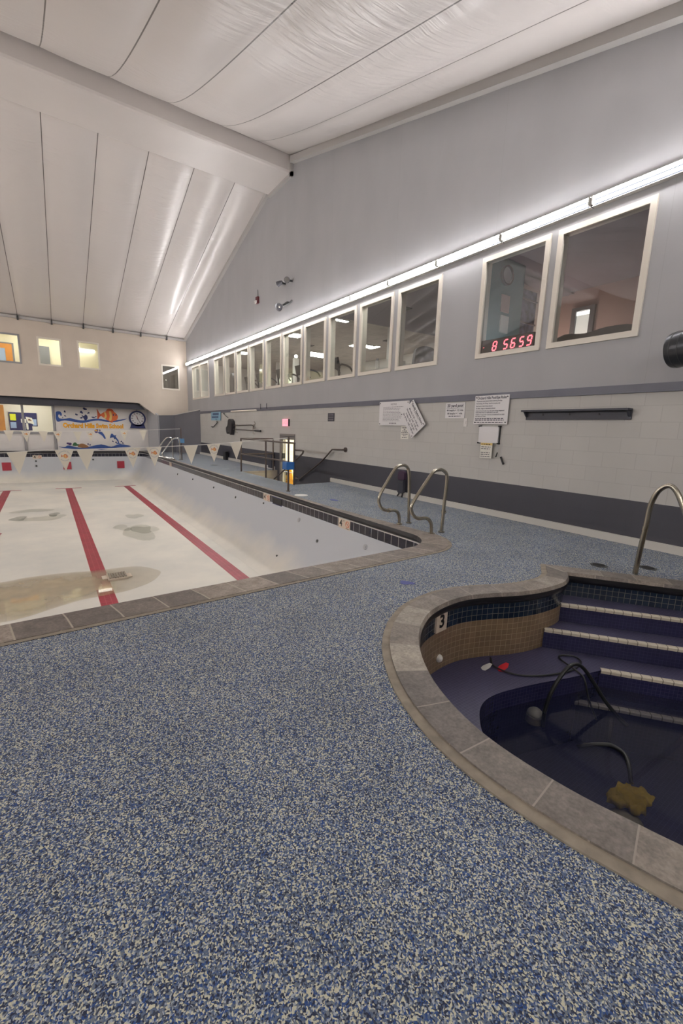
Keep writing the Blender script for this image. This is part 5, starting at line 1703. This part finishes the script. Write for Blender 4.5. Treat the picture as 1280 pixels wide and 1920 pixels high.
near_prof = [(-9.3, 1.12), (-6, .86), (-3, .81), (-.6, .855), (0, .895), (.5, .912), (1.2, .936), (1.7, .955), (2.24, .986), (2.68, 1.012), (3.13, 1.06), (4.30, 1.15)]
pennant_line(8.32, near_prof, [(-.395, 0), (.22, 1), (.52, 0), (1.228, 1), (1.588, 1), (2.24, 0), (2.675, 1), (3.131, 0), (-1.0, 1), (-1.5, 0), (-2.0, 1)], 'closer pennant line across the pool with large white flags and fish logo flags', .268, .352)
far_prof = [(-9.3, 1.22), (-6, 1.08), (-3, 1.01), (-1.1, 1.015), (0, 1.012), (1, 1.03), (1.84, 1.07), (2.4, 1.10), (3.03, 1.125), (4.41, 1.22)]
pennant_line(17.75, far_prof, [(-1.5, 1), (-1.0, 0), (-.55, 1), (-.075, 0), (.33, 1), (.915, 0), (1.30, 1), (1.835, 0), (2.385, 1), (3.03, 0)], 'distant pennant line in front of the mural with small flags', .27, .37)

# ---------------------------------------------------------------- signs and fittings on the gable wall
rnd = random.Random(3)


def text_lines(mb, fn, x0, x1, zs, h, w, mi=0, jag=.25):
    """rows of small print: dashes of word length, too small to read"""
    for z in zs:
        x = x0
        xe = x1 - rnd.uniform(0, jag) * (x1 - x0)
        while x < xe - .01:
            l = min(rnd.uniform(.02, .06), xe - x)
            mb.poly([(x, z - h / 2), (x + l, z - h / 2), (x + l, z + h / 2), (x, z + h / 2)], fn, w, mi)
            x += l + .012


def board(name, y, z, wd, ht, label, m='sign_white', rot=0.0, th=.012, off=.0, screws=True):
    """thing at the sign's centre; returns (thing, fn) with fn in the sign's own axes"""
    c, s = math.cos(rot), math.sin(rot)
    fn = lambda u, v, w: Vector((WX - off - th - w, y - (u * c - v * s), z + (u * s + v * c)))
    t = empty(name, (WX, y, z - ht / 2), label, 'sign')
    MB().prism([(-wd / 2, -ht / 2), (wd / 2, -ht / 2), (wd / 2, ht / 2), (-wd / 2, ht / 2)], fn, -th, 0).build('panel', M[m], t)
    if screws:
        for sx in (-1, 1):
            for sz in (-1, 1):
                a = fn(sx * (wd / 2 - .03), sz * (ht / 2 - .03), 0); b_ = fn(sx * (wd / 2 - .03), sz * (ht / 2 - .03), .006)
                MB().cyl(a, b_, .011, 10).build('screw', M['black'], t)
    return t, fn


t, fn = board('notice_sign', 7.09, 1.74, .94, .50, 'large pale notice sign with lines of small print partly under the tilted sign', off=.032)
b = MB()
put_text(b, 'NOTICE', .05, fn, .001, 0, (0, .19), bold=.001)
text_lines(b, fn, -.34, .34, [.135 - k * .029 for k in range(11)], .010, .001)
text_lines(b, fn, -.12, .12, [-.205], .022, .001, jag=.0)
b.build('lettering', M['ink_grey'], t)
RT = -math.radians(52)
t, fn = board('hours_sign', 6.465, 1.62, .61, .455, 'white Family Swim Hours sign hanging tilted on the wall', rot=RT, off=.06)
b = MB()
put_text(b, 'Family Swim Hours', .066, fn, .001, 0, (0, .165), bold=.002)
b.poly([(-.12, .125), (.12, .125), (.12, .131), (-.12, .131)], fn, .001)
put_text(b, 'Monday 3:30 - 5:30 pm\nWednesday 3:30 - 5:30 pm\nFriday 4:30 - 6:30 pm\nSat. & Sun. 1:00 - 5:00 pm', .05, fn, .001, 0, (0, -.045), bold=.0012, line=1.28)
b.build('lettering', M['ink'], t)
t, fn = board('small_notice', 6.745, 1.345, .24, .26, 'small pale paper of centred bold text under the large notice sign', 'paper', th=.003, screws=False)
b = MB()
for k, wd in enumerate((.18, .07, .14, .20, .18, .09, .15)):
    text_lines(b, fn, -wd / 2, wd / 2, [.10 - k * .033], .014, .001, jag=0)
b.build('lettering', M['ink'], t)
t, fn = board('pool_length_sign', 5.43, 1.77, .45, .275, 'white sign reading 20 yard pool, lengths to a mile', screws=False)
b = MB()
put_text(b, '20 yard pool', .072, fn, .001, 0, (0, .085), bold=.002)
b.poly([(-.2, .04), (.2, .04), (.2, .044), (-.2, .044)], fn, .001)
put_text(b, '44 lengths = 1/2 mile\n88 lengths = 1 mile', .045, fn, .001, 0, (0, -.025), bold=.001, line=1.25)
text_lines(b, fn, -.14, .14, [-.1], .012, .001, jag=0)
b.build('lettering', M['ink'], t)
b = MB().box((WX - .012, 5.135, 1.485), (WX, 5.205, 1.63))
sw2 = empty('wall_switch', (WX, 5.17, 1.49), 'small white blank switch plate below the 20 yard pool sign', 'switch')
b.build('plate', M['wall_white'], sw2)
MB().box((WX - .02, 5.155, 1.535), (WX - .011, 5.185, 1.58)).build('toggle', M['wall_white'], sw2)
t, fn = board('rules_sign', 4.635, 1.765, .665, .47, 'large white Orchard Hills Pool/Spa Rules sign', off=.032)
b = MB()
put_text(b, 'Orchard Hills Pool/Spa Rules', .062, fn, .001, 0, (0, .195), bold=.0015, sx=.78)
rows = ['All persons must shower before entering pool/spa', 'No Running, No Diving. Feet first jumping only', 'No Food or Soft Drinks allowed', 'No Beer, drugs or intoxicants allowed',
        'Under 12 yrs & under may only swim during designated', 'Family Swim hours or supervised by an adult', 'Children 12 and under must be accompanied by an adult', 'and swim at all times']
zz = [.145, .105, .062, .025, -.015, -.042, -.077, -.104]
for s, z in zip(rows, zz):
    put_text(b, s, .027, fn, .001, 0, (-.30, z), align='LEFT', bold=.0006, sx=.92)
text_lines(b, fn, -.30, .28, [-.142, -.168, -.205], .013, .001, jag=.05)
b.build('lettering', M['ink'], t)
wb = empty('whiteboard', (WX, 4.63, 1.21), 'small blank whiteboard with dark corner clips below the rules sign', 'whiteboard')
MB().box((WX - .05, 4.44, 1.22), (WX - .02, 4.825, 1.49)).build('panel', M['sign_white'], wb)
b = MB().box((WX - .03, 4.43, 1.21), (WX, 4.445, 1.50)).box((WX - .03, 4.82, 1.21), (WX, 4.835, 1.50))
b.build('side_rail', M['drain'], wb)
for y in (4.437, 4.828):
    for z in (1.215, 1.495):
        MB().box((WX - .055, y - .014, z - .012), (WX, y + .014, z + .012)).build('corner_clip', M['black'], wb)
t, fn = board('paper_notice', 4.645, 1.09, .235, .255, 'paper sheet with a yellow heading taped below the whiteboard', 'paper', th=.004, off=.052, screws=False)
MB().prism([(-.117, .09), (.117, .09), (.117, .127), (-.117, .127)], fn, 0, .001).build('heading_band', M['pale_yellow'], t)
b = MB()
text_lines(b, fn, -.1, .1, [.105, .06, .03, -.035, -.065, -.1], .011, .002, jag=.15)
b.build('lettering', M['ink'], t)
for k, (pts, r, lb) in enumerate([([(4.435, 1.07), (4.445, 1.035), (4.455, 1.0)], .010, 'short black marker hanging by the paper notice'), ([(4.362, 1.0), (4.335, .95), (4.305, .895)], .016, 'thicker black marker hanging lowest below the whiteboard')]):
    hk = empty('hanging_marker', (WX - .03, pts[0][0], pts[-1][1]), lb, 'marker')
    MB().tube([(WX - .03, y, z) for y, z in pts], r, 8).build('marker_body', M['black'], hk, smooth=True)
    MB().tube([(WX - .025, pts[0][0], pts[0][1]), (WX - .025, pts[0][0] - .005, 1.21)], .0025, 6).build('string', M['alcove_grey'], hk)
    MB().sphere((WX - .03, pts[-1][0], pts[-1][1]), r * 1.25, 10).build('marker_cap', M['black'], hk, smooth=True)
sf = empty('wall_shelf', (WX, 3.26, 1.60), 'long narrow dark shelf on the block wall', 'shelf')
MB().box((WX - .14, 2.52, 1.715), (WX, 4.01, 1.74)).build('shelf_board', M['header'], sf)
MB().box((WX - .03, 2.52, 1.60), (WX, 3.985, 1.715)).build('backboard', M['header'], sf)
for y in (2.53, 3.96):
    MB().prism([(0, 1.715), (-.12, 1.715), (-.06, 1.65), (0, 1.62)], lambda u, v, w: Vector((WX + u, y + w, v)), 0, .02).build('end_bracket', M['header'], sf)
for y in (2.9, 3.3, 3.7):
    MB().tube([(WX - .03, y, 1.67), (WX - .055, y, 1.665), (WX - .055, y, 1.69)], .006, 6).build('hook', M['black_metal'], sf)
t, fn = board('dark_sign', 9.59, 1.68, .30, .21, 'small dark sign with grey lines between the exit sign and the large notice', 'header', screws=False)
b = MB(); text_lines(b, fn, -.12, .12, [.06, 0, -.06], .026, .001, jag=0)
b.build('lettering', M['ink_grey'], t)
es = empty('exit_sign', (WX, 12.14, 1.42), 'glowing red exit sign above the glazed door', 'exit sign')
fe = RW(12.14, 1.535, WX - .05)
MB().prism([(-.19, -.105), (.19, -.105), (.19, .105), (-.19, .105)], fe, -.05, 0).build('case', M['exit'], es)
MB().prism([(.19, -.105), (.215, -.105), (.215, .105), (.19, .105)], fe, -.05, .0).build('end_cap', M['drain'], es)
put_text(MB(), 'EXIT', .155, fe, .002, bold=.007).build('lettering', emit('exit_letter', (.55, .01, .03, 1), .5), es)
t, fn = board('blue_sign', 18.8, 1.79, 1.25, .35, 'light blue sign hanging at the slate trim near the dark partition', 'sign_blue', screws=False, off=.03)
b = MB(); text_lines(b, fn, -.38, .42, [.09], .09, .001, jag=0); text_lines(b, fn, -.52, .38, [-.04], .07, .001, jag=0); text_lines(b, fn, -.02, .2, [-.13], .03, .001, jag=0)
b.build('lettering', M['navy'], t)
for k, pts in enumerate([[(19.35, 1.34), (19.15, 1.32), (18.8, 1.42), (18.55, 1.52), (18.6, 1.58)], [(17.75, 1.89), (17.5, 1.80), (17.2, 1.71)]]):
    hk = empty('wall_hook', (WX, pts[0][0], pts[0][1]), ['curved black hook under the light blue sign', 'thin dark hook between the blue sign and the dark bag'][k], 'hook')
    MB().tube(catmull([(WX - .06, y, z) for y, z in pts], 4), .02 if k == 0 else .012, 8).build('hook_arm', M['black'], hk, smooth=True)
    MB().cyl((WX, pts[0][0], pts[0][1]), (WX - .06, pts[0][0], pts[0][1]), .012, 8).build('wall_pin', M['black'], hk)
bg = empty('rescue_net', (WX - .1, 16.85, 1.1), 'dark bulging leaf net bag hung on the wall with two long poles', 'net')
b = MB().prism(smooth2([(-.25, -.28), (-.05, -.22), (.18, -.32), (.30, -.05), (.32, .18), (.12, .30), (-.08, .25), (-.16, .05), (-.34, -.06)], 4), RW(16.86, 1.36), .02, .16)
b.build('net_bag', M['black_metal'], bg)
ps = empty('wall_pole', (WX - .07, 15.5, 1.43), 'upper dark pole with hooked end held on the wall by the net bag', 'pole')
MB().tube([(WX - .07, 16.6, 1.41), (WX - .07, 14.75, 1.445), (WX - .07, 14.55, 1.40), (WX - .07, 14.52, 1.30)], .018, 8).build('shaft', M['bronze_pipe'], ps, smooth=True)
MB().tube(catmull([(WX - .07, 14.52, 1.40), (WX - .07, 14.42, 1.50), (WX - .07, 14.5, 1.56)], 4), .01, 6).build('hook', M['steel'], ps, smooth=True)
ps = empty('wall_pole', (WX - .07, 15.3, 1.25), 'lower longer dark pole on the wall under the hooked one', 'pole')
MB().tube([(WX - .07, 16.65, 1.265), (WX - .07, 14.0, 1.245)], .018, 8).build('shaft', M['bronze_pipe'], ps, smooth=True)
MB().tube([(WX - .07, 14.45, 1.249), (WX - .07, 13.95, 1.244)], .03, 8).build('grip', M['black'], ps, smooth=True)
for y in (14.6, 16.3):
    o = MB().tube([(WX, y, 1.46), (WX - .08, y, 1.46), (WX - .08, y, 1.13), (WX, y, 1.13)], .01, 6).build('pole_bracket', M['steel'])
    tag(o, 'thin metal bracket holding the wall poles %s' % ('at their hooked end' if y < 15 else 'close to the net bag'), 'bracket')
o = MB().cyl((WX - .05, 16.85, 1.955), (WX - .05, 14.35, 1.955), .028, 10).build('white_pole', M['cream_frame'], smooth=True)
tag(o, 'long cream pole resting along the slate trim above the net bag', 'pole')
for y in (13.5, 14.0):
    o = MB().tube([(WX - .01, y, 1.98), (WX - .05, y, 2.0), (WX - .05, y, 2.16)], .012, 6).build('trim_hook', M['header'])
    tag(o, 'small upright hook on the slate trim, %s' % ('nearer the exit sign' if y < 13.8 else 'nearer the cream pole'), 'hook')
# dark bundle behind the ladder rail
bu = empty('hanging_bundle', (WX - .1, 6.65, 0), 'dark strap bundle with purple top standing against the wall behind the grab rails', 'bundle')
MB().prism(smooth2([(-.08, .37), (.08, .37), (.10, .45), (.08, .54), (-.03, .56), (-.09, .5)], 4), RW(6.66, 0), .05, .12).build('purple_wrap', M['plum'], bu)
MB().prism(smooth2([(-.08, .10), (.07, .10), (.08, .30), (.07, .37), (-.08, .37), (-.07, .28)], 4), RW(6.66, 0), .04, .12).build('pouch', M['header'], bu)
for s in (-.05, .06):
    MB().tube(catmull([(WX - .1, 6.66 - s * .6, .14), (WX - .1, 6.66 - s, .07), (WX - .13, 6.66 - s * 1.3, .012)], 4), .018, 8).build('strap', M['black'], bu, smooth=True)
MB().box((WX - .13, 6.58, .31), (WX - .12, 6.74, .325)).build('buckle', M['drain'], bu)
# high wall fittings
def spot(y, z, r, label, aim):
    t = empty('flood_lamp', (WX, y, z), label, 'lamp')
    a = Vector((WX - .16, y, z)); d = Vector(aim).normalized()
    MB().cyl((WX, y, z), a, .03, 10).build('stem', M['drain'], t, smooth=True)
    MB().tube([a - d * .06, a, a + d * .08, a + d * .11], [.04, r * .8, r, r], 16).build('housing', M['dark_grey'], t, smooth=True)
    MB().cyl(a + d * .11, a + d * .116, r * .85, 16).build('lens', M['steel_bright'], t, smooth=True)
    return t


spot(12.27, 5.55, .075, 'thinner looking flood lamp of the high pair, seen edge on', (-.55, .8, -.3))
spot(11.84, 5.52, .085, 'flood lamp of the high pair that shows its round face', (-.5, -.82, -.29))
hn = empty('horn_speaker', (WX, 12.3, 4.84), 'grey horn loudspeaker above the strip lights', 'loudspeaker')
a = Vector((WX - .12, 12.22, 4.92)); d = Vector((-.7, -.55, -.38)).normalized()
MB().tube([a, a + d * .10, a + d * .2, a + d * .26], [.04, .045, .075, .115], 20, caps=False).build('horn', M['alu'], hn, smooth=True)
MB().cyl(a + d * .225, a + d * .23, .09, 20).build('throat', M['dark_grey'], hn)
MB().sphere(a + d * .22, .03, 10).build('dust_cap', M['white'], hn, smooth=True)
MB().tube(catmull([(WX, 12.0, 4.98), (WX - .08, 12.02, 4.98), a, (WX - .05, 11.92, 4.95), (WX - .03, 11.8, 5.0)], 4), .02, 8).build('bracket', M['drain'], hn, smooth=True)
al = empty('alarm_strobe', (WX, 14.25, 5.45), 'small dark red alarm strobe high on the gable wall', 'alarm')
MB().box((WX - .07, 14.17, 5.42), (WX, 14.33, 5.62)).build('body', mat('maroon', srgb(96, 40, 46), .5), al)
MB().box((WX - .11, 14.22, 5.42), (WX - .06, 14.33, 5.50)).build('lens', M['white'], al)
MB().tube([(WX - .01, 14.25, 5.62), (WX - .01, 14.27, 5.85)], .008, 6).build('conduit', M['dark_grey'], al)
# duct
du = empty('exhaust_duct', (5.6, 1.6, 2.1), 'thick dark metal duct entering at the picture edge in front of the wall', 'duct')
a = Vector((5.62, 1.98, 2.30)); d = Vector((-.22, -.97, .06)).normalized()
r_ = .185
MB().tube([a - d * .0, a + d * .02, a + d * .12, a + d * 1.2], [r_ * .97, r_, r_, r_], 32).build('duct_body', M['duct'], du, smooth=True)
for s in (.05, .13, .4):
    MB().tube([a + d * s, a + d * (s + .008)], r_ * 1.012, 32).build('seam_band', M['drain'], du, smooth=True)
MB().tube([(WX, 1.9, 2.44), (5.75, 1.75, 2.44)], .015, 8).build('hanger', M['drain'], du)
MB().tube([(WX, 1.4, 2.40), (5.45, 1.35, 2.40)], .015, 8).build('hanger', M['drain'], du)

# ---------------------------------------------------------------- deck markers and lids
def lid(name, x, y, rx, ry, m, label, cat, n=24, ang=0.0):
    c, s = math.cos(ang), math.sin(ang)
    pts = [(x + rx * math.cos(2 * PI * k / n) * c - ry * math.sin(2 * PI * k / n) * s, y + rx * math.cos(2 * PI * k / n) * s + ry * math.sin(2 * PI * k / n) * c) for k in range(n)]
    o = MB().prism(pts, TOP(0), -.004, .006).build(name, M[m])
    return tag(o, label, cat)


lid('skimmer_cover', 4.27, 7.68, .14, .14, 'white', 'round white skimmer lid on the deck below the flag post', 'lid')
o = MB().prism(blob(2.61, 2.70, .05, .06, 11), TOP(0), -.002, .003).build('deck_marker', M['mat_blue'])
tag(o, 'faded blue patch on the deck between pool corner and spa', 'marker')
o = MB().prism(blob(4.57, 6.91, .08, .10, 6), TOP(0), -.002, .003).build('deck_marker', M['mat_blue'])
tag(o, 'small dark blue patch on the deck before the white baseboard', 'marker')
for k, (x, y) in enumerate(((4.83, 2.06), (5.22, 1.74))):
    fd_ = empty('floor_drain', (x, y, 0), ['dull oval floor drain on the deck before the spa handrail', 'dull oval floor drain on the deck behind the spa handrail'][k], 'drain')
    n = 24
    MB().prism([(x + .075 * math.cos(2 * PI * q / n), y + .085 * math.sin(2 * PI * q / n)) for q in range(n)], TOP(0), -.004, .005).build('drain_plate', M['drain'], fd_)
    g = MB()
    for q in range(-2, 3):
        hw = math.sqrt(max(0, .06 ** 2 - (q * .022) ** 2))
        g.box((x + q * .022 - .004, y - hw, .004), (x + q * .022 + .004, y + hw, .007))
    g.build('slot', M['black'], fd_)
lid('deck_drain', 4.86, 15.1, .14, .14, 'drain', 'small grey drain lid on the distant deck under the pennants', 'drain')
bx = MB().box((WX - .16, 17.3, .0), (WX - .05, 17.6, .34))
o = bx.build('floor_box', M['black'])
tag(o, 'small black box standing at the wall foot behind the fish pennant', 'box')
bx = MB().box((WX - .12, 12.98, .05), (WX - .04, 13.25, .55))
o = bx.build('floor_box', M['header'])
tag(o, 'dark upright box on the wall beyond the stairwell railing', 'box')

# ---------------------------------------------------------------- camera, world, colour
Rm = [[0.8259335307812293, -0.5629243687784654, 0.03082138489131145], [-0.08099365881938891, -0.17258353453415037, -0.9816592844967892], [0.5579191966246551, 0.8082889821363805, -0.18813583229845793]]
cam = bpy.data.cameras.new('camera')
cam.sensor_fit = 'VERTICAL'; cam.sensor_height = 36.0; cam.lens = 798.1094 / 1920 * 36.0
cam.clip_start = 0.02; cam.clip_end = 200
co = bpy.data.objects.new('camera', cam); C.objects.link(co)
mw_ = Matrix(((Rm[0][0], -Rm[1][0], -Rm[2][0], 0), (Rm[0][1], -Rm[1][1], -Rm[2][1], 0), (Rm[0][2], -Rm[1][2], -Rm[2][2], 1.35), (0, 0, 0, 1)))
co.matrix_world = mw_
sc = bpy.context.scene
sc.camera = co
wd = bpy.data.worlds.new('world'); sc.world = wd
wd.use_nodes = True
wd.node_tree.nodes['Background'].inputs[0].default_value = (0.02, 0.02, 0.022, 1)
wd.node_tree.nodes['Background'].inputs[1].default_value = 1.0
# added point lights without fixtures: warm fill for rose office, cool for teal wall
pl = bpy.data.lights.new('rose_office_fill', 'POINT'); pl.energy = 17; pl.color = (1.0, .74, .62); pl.shadow_soft_size = .15
po = bpy.data.objects.new('rose_office_fill', pl); po.location = (9.3, 5.5, 2.9); C.objects.link(po)
p2 = bpy.data.lights.new('teal_office_fill', 'POINT'); p2.energy = 9; p2.color = (.75, .9, 1.0); p2.shadow_soft_size = .15
pq = bpy.data.objects.new('teal_office_fill', p2); pq.location = (7.0, 4.6, 2.5); C.objects.link(pq)
sc.view_settings.view_transform = 'Standard'
sc.view_settings.look = 'None'
sc.view_settings.exposure = 0.5
sc.view_settings.gamma = 1.0
sc.view_settings.use_curve_mapping = False
sc.cycles.use_denoising = True
sc.cycles.max_bounces = 8
sc.cycles.diffuse_bounces = 4
sc.cycles.glossy_bounces = 4
sc.cycles.transparent_max_bounces = 16
sc.cycles.sample_clamp_indirect = 6.0
sc.cycles.caustics_reflective = False
sc.cycles.caustics_refractive = False
